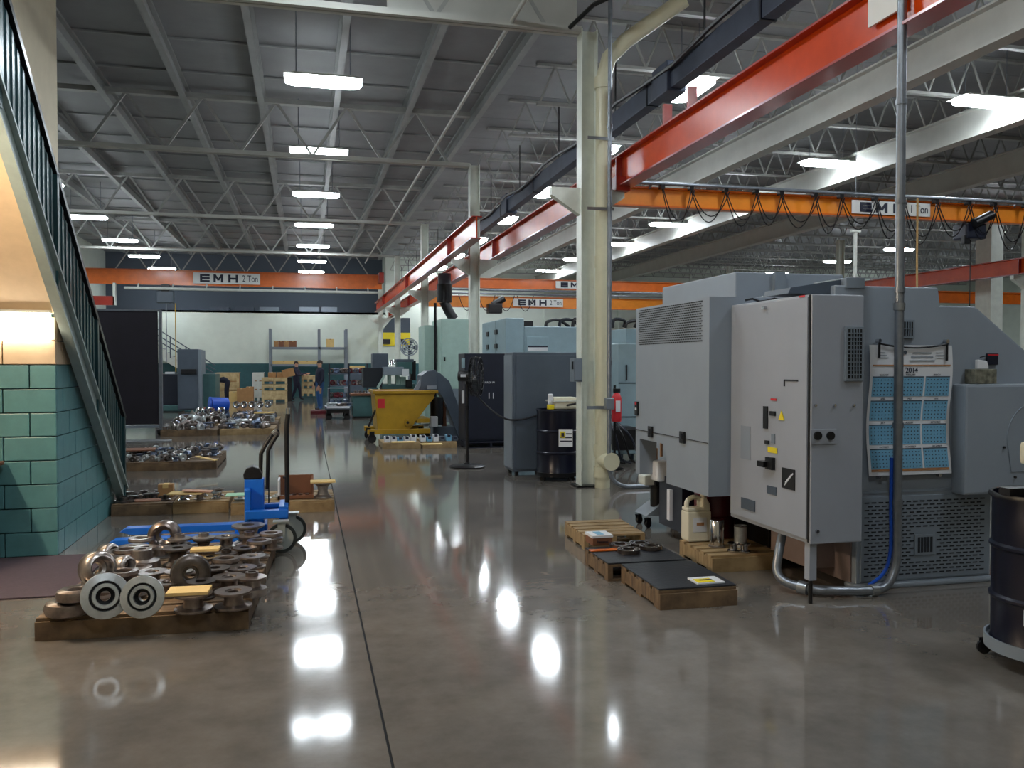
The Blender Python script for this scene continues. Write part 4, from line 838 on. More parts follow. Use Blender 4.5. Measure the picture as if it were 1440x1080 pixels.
build(MB().tube([T(383, 610, 7.8), T(390, 605.5, 7.8)], .021, 10), 'chrome_grip', 'chrome', bs)
build(MB().tube([T(404, 712, 7.85), T(403, 600, 7.85), T(404, 590, 7.85), T(405, 582, 7.85)], .021, 10), 'lever_bar', 'black', bs); build(MB().tube([T(405, 583, 7.85), T(405, 574, 7.85)], .02, 10), 'lever_tip', 'chrome', bs)
build(MB().tube([T(398, 671, 7.85), T(404, 671, 7.85)], .014, 8), 'foot_peg', 'black', bs)
build(MB().tube([T(378, 688, 7.9), T(378, 712, 7.9)], .006, 6), 'lift_chain', 'black', bs)
for px, Y in ((396, 7.5), (411, 7.9)):
    c = hit(px, 745, Y=Y); r = .125
    w_ = build(MB().cyl((c.x, Y-.018, r), (c.x, Y+.018, r), r, 32), 'caster_wheel', 'tyre', bs)
    build(MB().cyl((c.x, Y-.022, r), (c.x, Y+.022, r), r*.78, 32), 'wheel_disc', 'clear', w_); build(MB().cyl((c.x, Y-.03, r), (c.x, Y+.03, r), .02, 12), 'axle', 'chrome', w_)
    build(MB().prism([(c.x-.035, .27), (c.x+.035, .27), (c.x+.022, .1), (c.x-.022, .1)], 1, Y-.035, Y-.03).prism([(c.x-.035, .27), (c.x+.035, .27), (c.x+.022, .1), (c.x-.022, .1)], 1, Y+.03, Y+.035).box(c.x-.07, c.x+.06, Y-.05, Y+.05, .265, .275), 'caster_fork', 'clear', bs)
# ------------------------------------------------------------- right-hand pallets
pallet(2.33, 6.98, radians(-3), .55, .68, 'empty pale pallet behind the dark-topped ones', 'wood', .13, 5)
bpa = pallet(2.16, 5.92, radians(-1), .62, .56, 'dark-topped pallet carrying bearing rings and a small carton', 'wood2', .125, 5, top='rubber')
pallet(2.235, 5.16, radians(-1), .55, .72, 'nearest dark-topped pallet with a pale folded paper on it', 'wood2', .125, 5, top='rubber', solid=True)
pallet(3.03, 6.0, radians(-2), .58, .62, 'pallet tucked under the machine carrying a jug and steel canister', 'wood', .13, 5, solid=True)
for i, (px, py) in enumerate(((872, 768), (900, 766), (915, 770), (884, 775))):
    p = hit(px, py, z=.15); t = thing('bearing_ring', f'shiny ball bearing ring on the dark-topped pallet, {["behind the carton", "rear", "outermost", "in front"][i]}', 'bearing', (p.x, p.y, .14), group='bearing rings on the dark pallet')
    build(MB().lathe([(.045, 0), (.055, 0), (.055, .03), (.045, .03)], 24, closed=True, X=Matrix.Translation((p.x, p.y, .14))).lathe([(.08, 0), (.09, 0), (.09, .03), (.08, .03)], 24, closed=True, X=Matrix.Translation((p.x, p.y, .14))), 'race', 'steel4', t)
    for k in range(10):
        a_ = 2*pi*k/10; build(MB().lathe([(0, -.014), (.0099, -.0099), (.014, 0), (.0099, .0099), (0, .014)], 8, X=Matrix.Translation((p.x+.0675*cos(a_), p.y+.0675*sin(a_), .158))), 'ball', 'chrome', t)
p = hit(842, 765, z=.14)
t = simplebox('cardboard_box', 'small brown carton with white lid on the dark-topped pallet', 'box', p.x-.07, p.x+.1, p.y-.05, p.y+.13, .138, .2, 'card3', lid='paper')
build(MB().box(p.x-.02, p.x+.04, p.y-.02, p.y+.1, .2205, .2225), 'blue_label', 'calb', t)
text('Fastenal', .03, (p.x+.015, p.y-.054, .168), FRONT, t)
slip(850, 774, .14, .24, .06, 0, 'orange', 'orange-tan cardboard strip in front of the small carton', .008)
p = hit(993, 817, z=.14)
t = thing('folded_paper', 'pale yellow folded paper on the nearest dark-topped pallet', 'paper', (p.x, p.y, .138), 0)
build(MB().box(p.x-.1, p.x+.1, p.y-.08, p.y+.08, .138, .15, X=None), 'sheets', 'paper', t, bev=.003); build(MB().box(p.x-.09, p.x+.03, p.y-.07, p.y+.02, .151, .154), 'cover', 'yel', t); build(MB().box(p.x-.06, p.x+.03, p.y-.03, p.y-.01, .1545, .156), 'dark_print', 'ink', t)
# jug
p = hit(981, 759, z=.14); jx, jy = p.x, p.y+.03
t = thing('plastic_jug', 'white plastic oil jug with handle on the pallet by the machine', 'jug', (jx, jy, .132))
H0 = .132
pr = [(-.105, 0), (.1, 0), (.11, .02), (.11, .31), (.09, .36), (.055, .37), (.05, .4), (-.03, .4), (-.075, .36), (-.105, .29)]
jw = .16
def jp(sx_, y0, y1): return MB().prism([(jx+u*.92, H0+v) for u, v in pr], 1, y0, y1)
build(MB().prism([(jx-.1, H0), (jx+.1, H0), (jx+.105, H0+.02), (jx+.105, H0+.25), (jx-.105, H0+.25), (jx-.105, H0+.02)], 1, jy-.07, jy+.07).prism([(jx-.105, H0+.25), (jx+.105, H0+.25), (jx+.1, H0+.31), (jx+.07, H0+.355), (jx+.03, H0+.36), (jx+.03, H0+.28), (jx-.105, H0+.28)], 1, jy-.06, jy+.06), 'body', 'jug', t, bev=.012)
build(MB().tube(cpath([(jx-.085, jy, H0+.25), (jx-.085, jy, H0+.32), (jx-.05, jy, H0+.355), (jx+.0, jy, H0+.36), (jx+.04, jy, H0+.34)]), .02, 10), 'handle', 'jug', t)
build(MB().cyl((jx+.065, jy, H0+.34), (jx+.065, jy, H0+.385), .028, 16), 'cap', 'jug', t)
lb_ = build(MB().box(jx-.06, jx+.06, jy-.0735, jy-.0705, H0+.08, H0+.2), 'label', 'paper', t); build(MB().box(jx-.03, jx+.035, jy-.0755, jy-.0737, H0+.135, H0+.16), 'label_logo', 'calo', lb_)
# canister etc
p = hit(1008, 768, z=.135)
t = thing('steel_canister', 'shiny steel canister in front of the dark red drum', 'canister', (p.x, p.y, .132))
build(MB().lathe([(0, 0), (.055, 0), (.058, .01), (.058, .21), (.05, .22), (0, .22)], 28, X=Matrix.Translation((p.x, p.y, .132))), 'body', 'chrome', t); build(MB().lathe([(.06, .0), (.066, 0), (.066, .012), (.06, .012)], 28, closed=True, X=Matrix.Translation((p.x, p.y, .132))), 'base_ring', 'steel', t)
p2 = hit(1005, 745, z=.15)
t = thing('red_drum', 'dark red drum under the grey machine behind the canister', 'drum', (p2.x+.06, p2.y+.12, .0))
build(MB().cyl((3.42, 6.72, .0), (3.42, 6.72, .56), .17, 28), 'barrel', 'maroon', t); build(MB().lathe([(.17, .3), (.178, .31), (.17, .32)], 28, X=Matrix.Translation((3.42, 6.72, 0))), 'hoop', 'maroon', t)
for k, (px, py) in enumerate(((1031, 775), (1040, 768), (1047, 776))):
    q = hit(px, py, z=.135); part('small', q.x, q.y, .133, 'chrome', 'shiny collar beside the steel cup under the machine', 'collars under the machine', s=1.0 if k != 1 else .8, n=16)
q = hit(1048, 770, z=.14); t = thing('steel_cup', 'tall shiny steel cup half under the machine door cabinet', 'cup', (q.x, q.y+.08, .132)); build(MB().lathe([(0, .0), (.05, 0), (.052, .17), (.048, .17), (.046, .01), (0, .01)], 24, X=Matrix.Translation((q.x, q.y+.08, .132))), 'body', 'steel3', t); build(MB().lathe([(.052, .165), (.056, .17), (.052, .175)], 24, X=Matrix.Translation((q.x, q.y+.08, .132))), 'rim', 'chrome', t)
# pump cart
q = hit(905, 742, z=0)
t = thing('coolant_pump_cart', 'small black and grey pump unit on casters below the machine notch', 'pump', (q.x+.2, q.y+.1, 0))
bx_ = q.x; by = q.y
build(MB().prism([(bx_+.0, .12), (bx_+.5, .1), (bx_+.5, .26), (bx_+.2, .26)], 1, by-.05, by+.25), 'tank', 'grey2', t, bev=.01); build(MB().box(bx_+.3, bx_+.5, by, by+.2, .26, .44), 'pump_cover', 'grey', t, bev=.01)
build(MB().cyl((bx_+.16, by+.05, .2), (bx_+.16, by+.05, .52), .065, 20), 'motor', 'black', t); build(MB().cyl((bx_+.16, by+.05, .38), (bx_+.16, by+.05, .41), .078, 20), 'motor_flange', 'blackm', t); build(MB().box(bx_+.1, bx_+.22, by-.05, by-.01, .42, .5), 'terminal_box', 'black', t, bev=.01); build(MB().cyl((bx_+.16, by+.05, .52), (bx_+.16, by+.05, .56), .07, 20), 'fan_cap', 'slot', t)
for dx, dy_ in ((.02, -.03), (.3, -.05), (.02, .2), (.4, .2)): caster(bx_+dx, by+dy_, .1, .04, t, .5)
q = hit(1050, 745, z=.0)
# ============================================================= MIDDLE DISTANCE
ec = thing('electrical_cabinet', 'dark grey steel cabinet standing left of the nearest column', 'cabinet', (3.3, 12.1, 0))
build(MB().box(2.89, 3.84, 11.87, 12.42, .06, 1.78), 'body', 'dgrey', ec, bev=.008)
build(MB().box(2.93, 3.8, 11.855, 11.868, .1, 1.74), 'rear_panel', 'dgrey', ec, bev=.003)
build(MB().box(2.875, 2.889, 11.9, 12.4, .1, 1.74), 'side_panel', 'blueg', ec, bev=.003) if False else build(MB().box(2.876, 2.889, 11.9, 12.4, .1, 1.74), 'side_panel', 'grey2', ec, bev=.003)
for x in (2.93, 3.75):
    for y in (11.92, 12.33): build(MB().box(x, x+.05, y, y+.05, 0, .06), 'foot', 'black', ec)
dbx = thing('switch_box', 'grey electrical switch box mounted on the nearest column', 'switch box', (3.5, 10.6, 1.6))
a = hit(807, 537, Y=10.5); b = hit(819, 504, Y=10.5)
build(MB().box(a.x, b.x, 10.5, 10.68, a.z, b.z), 'enclosure', 'grate', dbx, bev=.005); build(MB().box(a.x+.01, b.x-.01, 10.485, 10.5, a.z+.02, b.z-.02), 'cover', 'grate', dbx, bev=.002); build(MB().box(a.x-.012, a.x, 10.52, 10.56, b.z-.14, b.z-.04), 'switch_lever', 'black', dbx)
ns = thing('navy_cabinet', 'very dark navy cabinet with stencilled marks behind the pedestal fan', 'cabinet', (3.3, 16.5, 0))
build(MB().box(2.98, 3.9, 16.2, 16.9, .12, 1.82), 'body', 'navy', ns, bev=.008); build(MB().box(3.0, 3.88, 16.185, 16.2, .16, 1.78), 'front_panel', 'navy', ns)
text('11', .17, (hit(692, 557, Y=16.1).x, 16.18, hit(692, 557, Y=16.1).z), FRONT, ns, 'paper'); text('MADE IN', .05, (hit(690, 538, Y=16.1).x, 16.18, hit(690, 538, Y=16.1).z), FRONT, ns, 'paper')
pallet(2.97, 16.05, 0, 1.0, 1.0, 'dark pallet under the navy cabinet', 'navy', .115, 6, solid=False)
# pedestal fan
fx, fy_ = 2.45, 13.1
pf = thing('pedestal_fan', 'dark pedestal fan with caged blades turned away from the aisle', 'fan', (fx, fy_, 0))
build(MB().lathe([(0, .075), (.05, .07), (.06, .05), (.24, .035), (.285, .02), (.285, 0), (0, 0)], 40, X=Matrix.Translation((fx, fy_, 0))), 'base', 'blackm', pf)
build(MB().cyl((fx, fy_, .04), (fx, fy_, 1.33), .025, 14), 'pole', 'black', pf); build(MB().cyl((fx, fy_, .9), (fx, fy_, .97), .034, 14), 'height_collar', 'blackm', pf)
hz_ = 1.42; ax = Vector((.93, -.36, 0)).normalized(); hc = Vector((fx, fy_, hz_))
build(MB().cyl(hc-ax*.14, hc+ax*.06, .08, 20, r1=.09), 'motor', 'black', pf); build(MB().box(fx-.12, fx-.04, fy_-.1, fy_-.08, hz_-.01, hz_+.03), 'rating_plate', 'paper', pf); build(MB().box(fx-.03, fx+.03, fy_-.04, fy_+.04, 1.3, 1.38), 'tilt_bracket', 'blackm', pf)
cc = hc+ax*.14; sd = Vector((0, 0, 1)).cross(ax)
def ringp(c, r, n=36): return [c+sd*(cos(2*pi*k/n)*r)+Vector((0, 0, 1))*(sin(2*pi*k/n)*r) for k in range(n+1)]
for off, r in ((-.07, .3), (.0, .31), (.07, .3), (.09, .2), (-.09, .2), (.1, .1)): build(MB().tube(ringp(cc+ax*off, r), .005, 5), 'guard_ring', 'blackm', pf)
gw = MB()
for k in range(64):
    a_ = 2*pi*k/64; e = sd*cos(a_)+Vector((0, 0, 1))*sin(a_)
    gw.tube([cc+ax*.1+e*.04, cc+ax*.09+e*.2, cc+ax*.07+e*.3, cc+e*.31, cc-ax*.07+e*.3, cc-ax*.09+e*.2, cc-ax*.09+e*.09], .0025, 4)
build(gw, 'guard_wires', 'blackm', pf)
for k in range(4):
    a_ = 2*pi*k/4+.4; e = sd*cos(a_)+Vector((0, 0, 1))*sin(a_); g = ax.cross(e)
    p0 = [cc+e*.04-g*.03-ax*.01, cc+e*.04+g*.03+ax*.01, cc+e*.27+g*.12+ax*.03, cc+e*.28-g*.1-ax*.03]
    build(MB().add([tuple(v) for v in p0]+[tuple(v+ax*.004) for v in p0], [(0, 1, 2, 3), (7, 6, 5, 4), (0, 4, 5, 1), (1, 5, 6, 2), (2, 6, 7, 3), (3, 7, 4, 0)]), 'blade', 'blackm', pf)
build(MB().box(fx-.09, fx-.05, fy_-.02, fy_-.015, 1.0, 1.2), 'hang_tag', 'paper', pf); build(MB().tube([(fx-.07, fy_, 1.4), (fx-.07, fy_-.02, 1.2)], .004, 4), 'tag_string', 'black', pf); build(MB().box(fx-.09, fx-.04, fy_-.03, fy_, 1.55, 1.7), 'blue_tag', 'blueg', pf)
build(MB().tube(cpath([(fx+.05, fy_-.03, 1.25), (fx+.2, fy_-.4, 1.0), (2.78, 12.0, .83), (3.0, 11.8, .82), (3.3, 11.8, .9), (3.5, 11.4, 1.02), (3.55, 10.75, 1.1)], 6), .014, 6), 'power_cord', 'cordm', pf)
# second machine (light blue)
m2 = thing('machining_center', 'light blue-grey machine standing behind the dark grey cabinet', 'machine', (5, 18, 0))
a = hit(711, 447, Y=17.2); b = hit(678, 455, X=a.x)
build(MB().box(a.x, hit(737, 447, Y=17.2).x, 17.2, b.y, .1, a.z), 'tall_housing', 'blueg', m2, bev=.02)
x2 = hit(737, 460, Y=17.2).x; z2 = hit(760, 459, Y=17.2).z; build(MB().box(x2, 5.8, 17.2, 19.6, .1, z2), 'main_body', 'blueg', m2, bev=.02)
for Yk in (17.2+.38*(b.y-17.2),): build(MB().box(a.x-.006, a.x, Yk, Yk+.02, .2, a.z-.02), 'door_gap', 'slot', m2)
for px, py in ((686, 470), (698, 467), (686, 488), (698, 487)): c = hit(px, py, X=a.x); build(MB().box(a.x-.02, a.x, c.y-.12, c.y+.12, c.z-.05, c.z+.05), 'latch', 'black', m2)
ha = hit(740, 475, Y=17.19); hb = hit(771, 494, Y=17.19); pn = build(MB().box(ha.x, hb.x, 17.18, 17.2, hb.z-.5, ha.z+.02), 'access_panel', 'blueg', m2, bev=.004)
build(MB().box(ha.x+.03, hb.x-.02, 17.17, 17.18, hb.z, hit(740, 486, Y=17.19).z), 'notice_plate', 'paper', pn); build(MB().box(ha.x+.03, hb.x-.02, 17.165, 17.17, hit(740, 487, Y=17.19).z-.02, hit(740, 486, Y=17.19).z), 'notice_text', 'ink', pn)
build(MB().box(x2+.02, x2+.25, 17.4, 17.7, z2, z2+.12), 'top_motor', 'black', m2)
for k in range(7): build(MB().tube(cpath([(x2+.55+.3*k, 17.5, z2), (x2+.6+.3*k, 17.5, z2+.12+.03*(k % 3)), (x2+.85+.3*k, 17.55, z2+.16), (x2+1.1+.25*k, 17.6, z2+.02)]), .035, 6), 'top_hose', 'slot' if k % 2 else 'black', m2)
# third machine behind the housing
m3 = thing('machining_center', 'pale blue machine glimpsed between the conduit and the big grey housing', 'machine', (5.8, 14, 0))
a = hit(870, 478, Y=13.0); build(MB().box(a.x, 7.6, 13, 14.7, .15, a.z-.05), 'main_body', 'blueg', m3, bev=.02); build(MB().box(a.x+.25, 7.4, 13.3, 14.5, a.z-.05, a.z+.2), 'upper_body', 'blueg', m3, bev=.01)
for z in (1.3, .75): build(MB().box(a.x-.008, a.x+.35, 12.99, 13.0, z, z+.012), 'panel_seam', 'slot', m3)
build(MB().box(a.x+.12, a.x+.14, 12.97, 12.99, 1.35, 1.6), 'door_handle', 'slot', m3)
a = hit(853, 676, Y=12.6); b = hit(888, 640, Y=12.6); build(MB().box(a.x+.1, b.x+.1, 12.6, 12.98, .25, .62), 'pump_motor', 'black', m3, bev=.04)
for k in range(4): build(MB().tube(cpath([(a.x-.1+.1*k, 12.7, 1.0-.1*k), (a.x-.05+.12*k, 12.4, .5), (a.x+.05+.15*k, 12.5, .15), (a.x+.3+.1*k, 12.6, .05)]), .018, 6), 'floor_hose', 'navy' if k % 2 else 'black', m3)
a = hit(845, 468, Y=22); b = hit(860, 505, Y=22)
sc = thing('display_screen', 'glowing teal display screen seen between pipe and conduit', 'screen', (a.x, 22, 1.8)); build(MB().box(a.x-.05, b.x+.04, 22, 22.06, b.z-.05, a.z+.05), 'bezel', 'navy', sc, bev=.01); build(MB().box(a.x, b.x, 21.98, 22.0, b.z, a.z), 'screen', 'glass', sc); build(MB().box(a.x+.1, a.x+.16, 22.02, 22.06, .02, b.z), 'stand_pole', 'navy', sc); build(MB().box(a.x-.2, a.x+.4, 21.8, 22.3, 0, .03), 'stand_base', 'navy', sc)
simplebox('dark_cupboard', 'dark cupboard below the teal screen behind the conduit', 'cupboard', *[hit(845, 510, Y=18).x, hit(869, 510, Y=18).x+.3], 18, 18.5, .9, hit(850, 505, Y=18).z, 'navy')
simplebox('white_carton', 'white carton on the workbench behind the thin conduit', 'box', hit(849, 530, Y=15).x, hit(873, 530, Y=15).x, 15, 15.4, hit(850, 549, Y=15).z, hit(850, 526, Y=15).z, 'paper')
wb_ = thing('workbench', 'brown workbench carrying a white carton behind the thin conduit', 'workbench', (5, 15.2, 0)); zt_ = hit(850, 549, Y=15).z
build(MB().box(4.6, 6.0, 14.9, 15.6, zt_-.3, zt_), 'top', 'card3', wb_, bev=.01)
for x in (4.65, 5.9):
    for y in (14.95, 15.5): build(MB().box(x, x+.06, y, y+.06, 0, zt_-.3), 'leg', 'dgrey', wb_)
cup_ = COL.objects.get('dark_cupboard')
build(MB().box(cup_.location.x-.2, cup_.location.x+.2, 18.1, 18.4, 0, .9), 'plinth', 'navy', cup_)
a = hit(867, 565, Y=12.2)
fe = thing('fire_extinguisher', 'red fire extinguisher hanging behind the thin conduit', 'extinguisher', (a.x, 12.2, .8)); build(MB().lathe([(0, 0), (.07, 0), (.075, .02), (.075, .36), (.05, .42), (.02, .44), (0, .44)], 20, X=Matrix.Translation((a.x, 12.2, a.z-.3))), 'cylinder', 'rd', fe); build(MB().box(a.x-.05, a.x+.05, 12.17, 12.23, a.z+.14, a.z+.2), 'valve', 'black', fe); build(MB().box(a.x-.04, a.x+.03, 12.115, 12.125, a.z-.15, a.z+.02), 'label', 'paper', fe); build(MB().cyl((a.x, 12.28, 0), (a.x, 12.28, a.z+.25), .02, 8), 'stand_pole', 'blackm', fe); build(MB().cyl((a.x, 12.28, 0), (a.x, 12.28, .02), .14, 16), 'stand_base', 'blackm', fe)
# pale green cabinet + duct
a = hit(620, 448, Y=22); b = hit(657, 448, Y=22)
gc = thing('tall_cabinet', 'tall pale green cabinet under the black exhaust duct', 'cabinet', (a.x, 22, 0)); build(MB().box(a.x, b.x+.3, 22, 23.6, .05, a.z), 'body', 'greeng', gc, bev=.015); build(MB().box(a.x-.35, a.x-.01, 22.6, 23.8, .05, a.z-.15), 'side_body', 'greeng', gc, bev=.01)
build(MB().box(a.x+.03, b.x, 21.985, 22.0, 1.0, a.z-.03), 'door', 'greeng', gc, bev=.004); build(MB().box(a.x+.08, a.x+.11, 21.96, 21.985, 1.7, 1.8), 'door_handle', 'black', gc); build(MB().box(a.x+.03, b.x+.2, 21.985, 22, .1, .97), 'lower_panel', 'grate', gc)
dt = thing('exhaust_duct', 'black exhaust duct elbow rising from the pale green cabinet', 'duct', (a.x+.2, 22.3, 2.8))
D0 = hit(636, 448, Y=22.4); D1 = hit(625, 425, Y=22.4); D2 = hit(625, 400, Y=22.4); D3 = hit(625, 385, Y=22.4)
build(MB().tube(cpath([D0+Vector((.05, 0, -.02)), D0+Vector((-.05, 0, .12)), D1+Vector((.02, 0, -.05)), D1]), .13, 14), 'elbow', 'black', dt); build(MB().cyl(D1, D2, .2, 18), 'silencer', 'blackm', dt); build(MB().cyl(D2, D3, .17, 18), 'riser', 'dgrey', dt)
po2 = tag(build(MB().cyl((hit(612, 500, Y=20).x, 20, 0), (hit(612, 430, Y=20).x, 20, hit(612, 426, Y=20).z), .035, 10), 'floor_pole', 'blackm', loc=(hit(612, 500, Y=20).x, 20, 0)), 'thin dark pole in front of the pale green cabinet', 'pole')
# yellow hopper
hp = thing('tipping_hopper', 'yellow tipping hopper on wheels with red label', 'hopper', (2.1, 17.5, 0))
Yh = 17.6
def hxz(px, py): p = hit(px, py, Y=Yh); return (p.x, p.z)
pts = [hxz(528, 551), hxz(612, 553), hxz(610, 560), hxz(588, 588), hxz(575, 607), hxz(537, 609), hxz(531, 606), hxz(527, 553)]
build(MB().prism(pts, 1, Yh, Yh+1.1), 'bin', 'yellow', hp, bev=.01)
r0 = hxz(524, 549); r1 = hxz(616, 551); build(MB().box(r0[0], r1[0], Yh-.04, Yh, r1[1]-.03, r1[1]+.03).box(r0[0], r1[0], Yh+1.1, Yh+1.14, r1[1]-.03, r1[1]+.03).box(r0[0], r0[0]+.06, Yh, Yh+1.1, r1[1]-.02, r1[1]+.04), 'rim', 'yellow', hp, bev=.008)
build(MB().box(r0[0]+.08, r1[0]-.1, Yh+.02, Yh+1.08, r1[1]-.0, r1[1]+.015), 'swarf_fill', 'calo', hp)
b0 = hxz(517, 609); b1 = hxz(605, 603); build(MB().box(b0[0], b1[0], Yh-.03, Yh+.1, b0[1]-.03, b0[1]+.07).box(b0[0], b1[0], Yh+1.0, Yh+1.13, b0[1]-.03, b0[1]+.07), 'base_frame', 'yellow', hp, bev=.005)
b2 = hxz(586, 592); b3 = hxz(604, 588); build(MB().box(b2[0], b3[0], Yh, Yh+1.0, b2[1]-.04, b2[1]+.05), 'fork_pocket', 'yellow', hp)
q0 = hxz(531, 561); q1 = hxz(541, 574); build(MB().box(q0[0], q1[0], Yh-.008, Yh-.001, q1[1], q0[1]), 'red_label', 'rd', hp)
q0 = hxz(573, 594); build(MB().cyl((q0[0], Yh-.05, q0[1]), (q0[0], Yh, q0[1]), .07, 12), 'rocker_pin', 'yellow', hp); build(MB().cyl((q0[0], Yh-.06, q0[1]), (q0[0], Yh-.05, q0[1]), .03, 8), 'pin_hole', 'black', hp)
for px, yy in ((523, Yh), (523, Yh+1.0), (600, Yh+.05), (600, Yh+1.0)):
    xx = hxz(px, 610)[0]; c = build(MB().box(xx-.05, xx+.05, yy-.04, yy+.04, .12, .24), 'caster', 'blackm', hp); build(MB().cyl((xx, yy-.03, .09), (xx, yy+.03, .09), .09, 18), 'wheel', 'black', c)
q0 = hxz(522, 590); build(MB().bar((q0[0]-.05, Yh+.1, q0[1]-.15), (q0[0]+.1, Yh+.1, q0[1]+.2), .04, .04), 'latch_lever', 'black', hp)
# pallet of white things in front/below hopper
a = hit(538, 632, z=0); pallet(a.x, a.y-.0, 0, .72, .9, 'low pallet with small white wrapped packs in front of the yellow hopper', 'wood', .12, 5, solid=True)
pallet(a.x+.76, a.y, 0, .66, .9, 'second low pallet in front of the chip conveyor', 'wood', .12, 5, solid=True)
for k in range(11):
    x = a.x+.05+.125*k+(.06 if k > 4 else 0); bw_ = simplebox('wrapped_pack', 'small white and blue wrapped pack on the low pallets by the hopper', 'pack', x, x+.1, a.y+.1, a.y+.3, .122, .122+random.uniform(.08, .14), random.choice(['paper', 'calb', 'paper', 'dgrey']), tape='ink', group='wrapped packs on the low pallets')
slip(567, 622, .27, .4, .2, 0, 'card2', 'pale card on the wrapped packs by the hopper'); slip(607, 625, .27, .35, .2, 0, 'card2', 'pale card on the packs right of the hopper')
# chip conveyor
cv = thing('chip_conveyor', 'dark inclined chip conveyor between yellow hopper and fan', 'conveyor', (3, 18.6, 0))
def cx(px, py): p = hit(px, py, Y=18.4); return (p.x, p.z)
build(MB().prism([cx(612, 522), cx(618, 524), cx(632, 536), cx(660, 612), cx(646, 618), cx(624, 560), cx(612, 545)], 1, 18.4, 19.0), 'inclined_trough', 'dgrey', cv, bev=.01)
build(MB().prism([cx(592, 528), cx(600, 522), cx(612, 520), cx(614, 550), cx(590, 550)], 1, 18.3, 19.05), 'discharge_head', 'dgrey', cv, bev=.01)
l0 = cx(600, 547); l1 = cx(613, 542); build(MB().box(l0[0], l1[0], 18.28, 18.3, l0[1], l1[1]), 'label_plate', 'grey', cv)
build(MB().bar((*[cx(582, 552)[0]], 18.35, cx(582, 552)[1]), (cx(592, 535)[0], 18.35, cx(592, 535)[1]), .08, .08), 'chute_arm', 'grey2', cv); build(MB().bar((cx(594, 552)[0], 18.35, cx(594, 552)[1]), (cx(600, 537)[0], 18.35, cx(600, 537)[1]), .07, .07), 'chute_arm', 'grey2', cv)
build(MB().bar((cx(628, 628)[0], 18.7, .0), (cx(626, 560)[0], 18.7, cx(626, 560)[1]), .1, .1), 'support_leg', 'card3', cv); build(MB().box(cx(610, 620)[0], cx(655, 620)[0], 18.5, 19.2, 0, cx(640, 600)[1]), 'base_tank', 'dgrey', cv, bev=.02); build(MB().cyl((cx(614, 600)[0], 18.4, .3), (cx(614, 600)[0], 18.4, .9), .14, 16), 'drive_motor', 'black', cv)
build(MB().box(cx(604, 598)[0], cx(614, 598)[0], 18.2, 18.4, cx(600, 600)[1], cx(600, 585)[1]), 'white_jug', 'paper', cv, bev=.02)
# lathe group behind
lt = thing('engine_lathe', 'grey-green lathe with square headbox behind the yellow hopper', 'lathe', (2.2, 24, 0))
def lb2(px0, px1, py0, py1, Y, d, nm, m_, bev=.02): x = bxp(px0, px1, py0, py1, Y, d); return build(MB().box(*x), nm, m_, lt, bev=bev)
lb2(524, 546, 497, 520, 24.3, .6, 'rear_hood', 'dgrey'); lb2(511, 538, 517, 545, 24, .7, 'gear_cover', 'slot'); lb2(540, 568, 516, 528, 23.6, .6, 'headstock', 'grey2'); lb2(558, 582, 505, 509, 24, .7, 'top_cover', 'dgrey', .01); lb2(559, 580, 509, 526, 24, .6, 'guard', 'gdesk'); lb2(566, 575, 519, 529, 23.5, .05, 'notice', 'paper', .002)
lb2(537, 585, 540, 590, 24, .7, 'bed', 'gdesk'); lb2(546, 550, 528, 541, 24, .3, 'post', 'greeng', .005); lb2(557, 562, 528, 541, 24, .3, 'post', 'greeng', .005); lb2(563, 571, 530, 542, 24, .5, 'tailstock', 'greeng', .01); lb2(578, 585, 507, 535, 24.2, .4, 'side_guard', 'black'); lb2(571, 580, 534, 545, 23.9, .4, 'chuck', 'black')
build(MB().bar((hit(531, 545, Y=23.7).x, 23.7, hit(531, 545, Y=23.7).z), (hit(541, 528, Y=23.7).x, 23.7, hit(541, 528, Y=23.7).z), .06, .06), 'brace', 'greeng', lt); build(MB().cyl((hit(551, 508, Y=24).x, 24, hit(551, 513, Y=24).z), (hit(551, 508, Y=24).x, 24, hit(551, 506, Y=24).z), .1, 14, r1=.05), 'work_light', 'chrome', lt)
f2 = thing('pedestal_fan', 'small pale pedestal fan far off above the grey lathe', 'fan', (hit(575, 560, Y=27).x, 27, 0)); fc = hit(575, 488, Y=27)
build(MB().cyl((fc.x, 27, 0), (fc.x, 27, fc.z), .03, 10), 'pole', 'grey2', f2); build(MB().lathe([(0, .04), (.3, .02), (.3, 0), (0, 0)], 20, X=Matrix.Translation((fc.x, 27, 0))), 'base', 'blackm', f2)
for k, r in enumerate((.27, .2, .12, .05)): build(MB().tube([fc+Vector((cos(a_)*r, -.06-.0*k, sin(a_)*r)) for a_ in [2*pi*q_/24 for q_ in range(25)]], .02, 5), 'guard_ring', 'grey', f2)
build(MB().cyl(fc+Vector((0, -.03, 0)), fc+Vector((0, 0, 0)), .25, 20), 'blade_disc', 'dgrey', f2) if False else None
for k in range(5): a_ = k*2*pi/5; e = Vector((cos(a_), 0, sin(a_))); g = Vector((-sin(a_), 0, cos(a_))); build(MB().prism([(fc.x+e.x*.03-g.x*.03, fc.z+e.z*.03-g.z*.03), (fc.x+e.x*.24-g.x*.1, fc.z+e.z*.24-g.z*.1), (fc.x+e.x*.24+g.x*.07, fc.z+e.z*.24+g.z*.07)], 1, 26.97, 26.98), 'blade', 'dgrey', f2)
build(MB().cyl(fc+Vector((0, -.04, 0)), fc+Vector((0, .12, 0)), .07, 12), 'motor', 'black', f2)
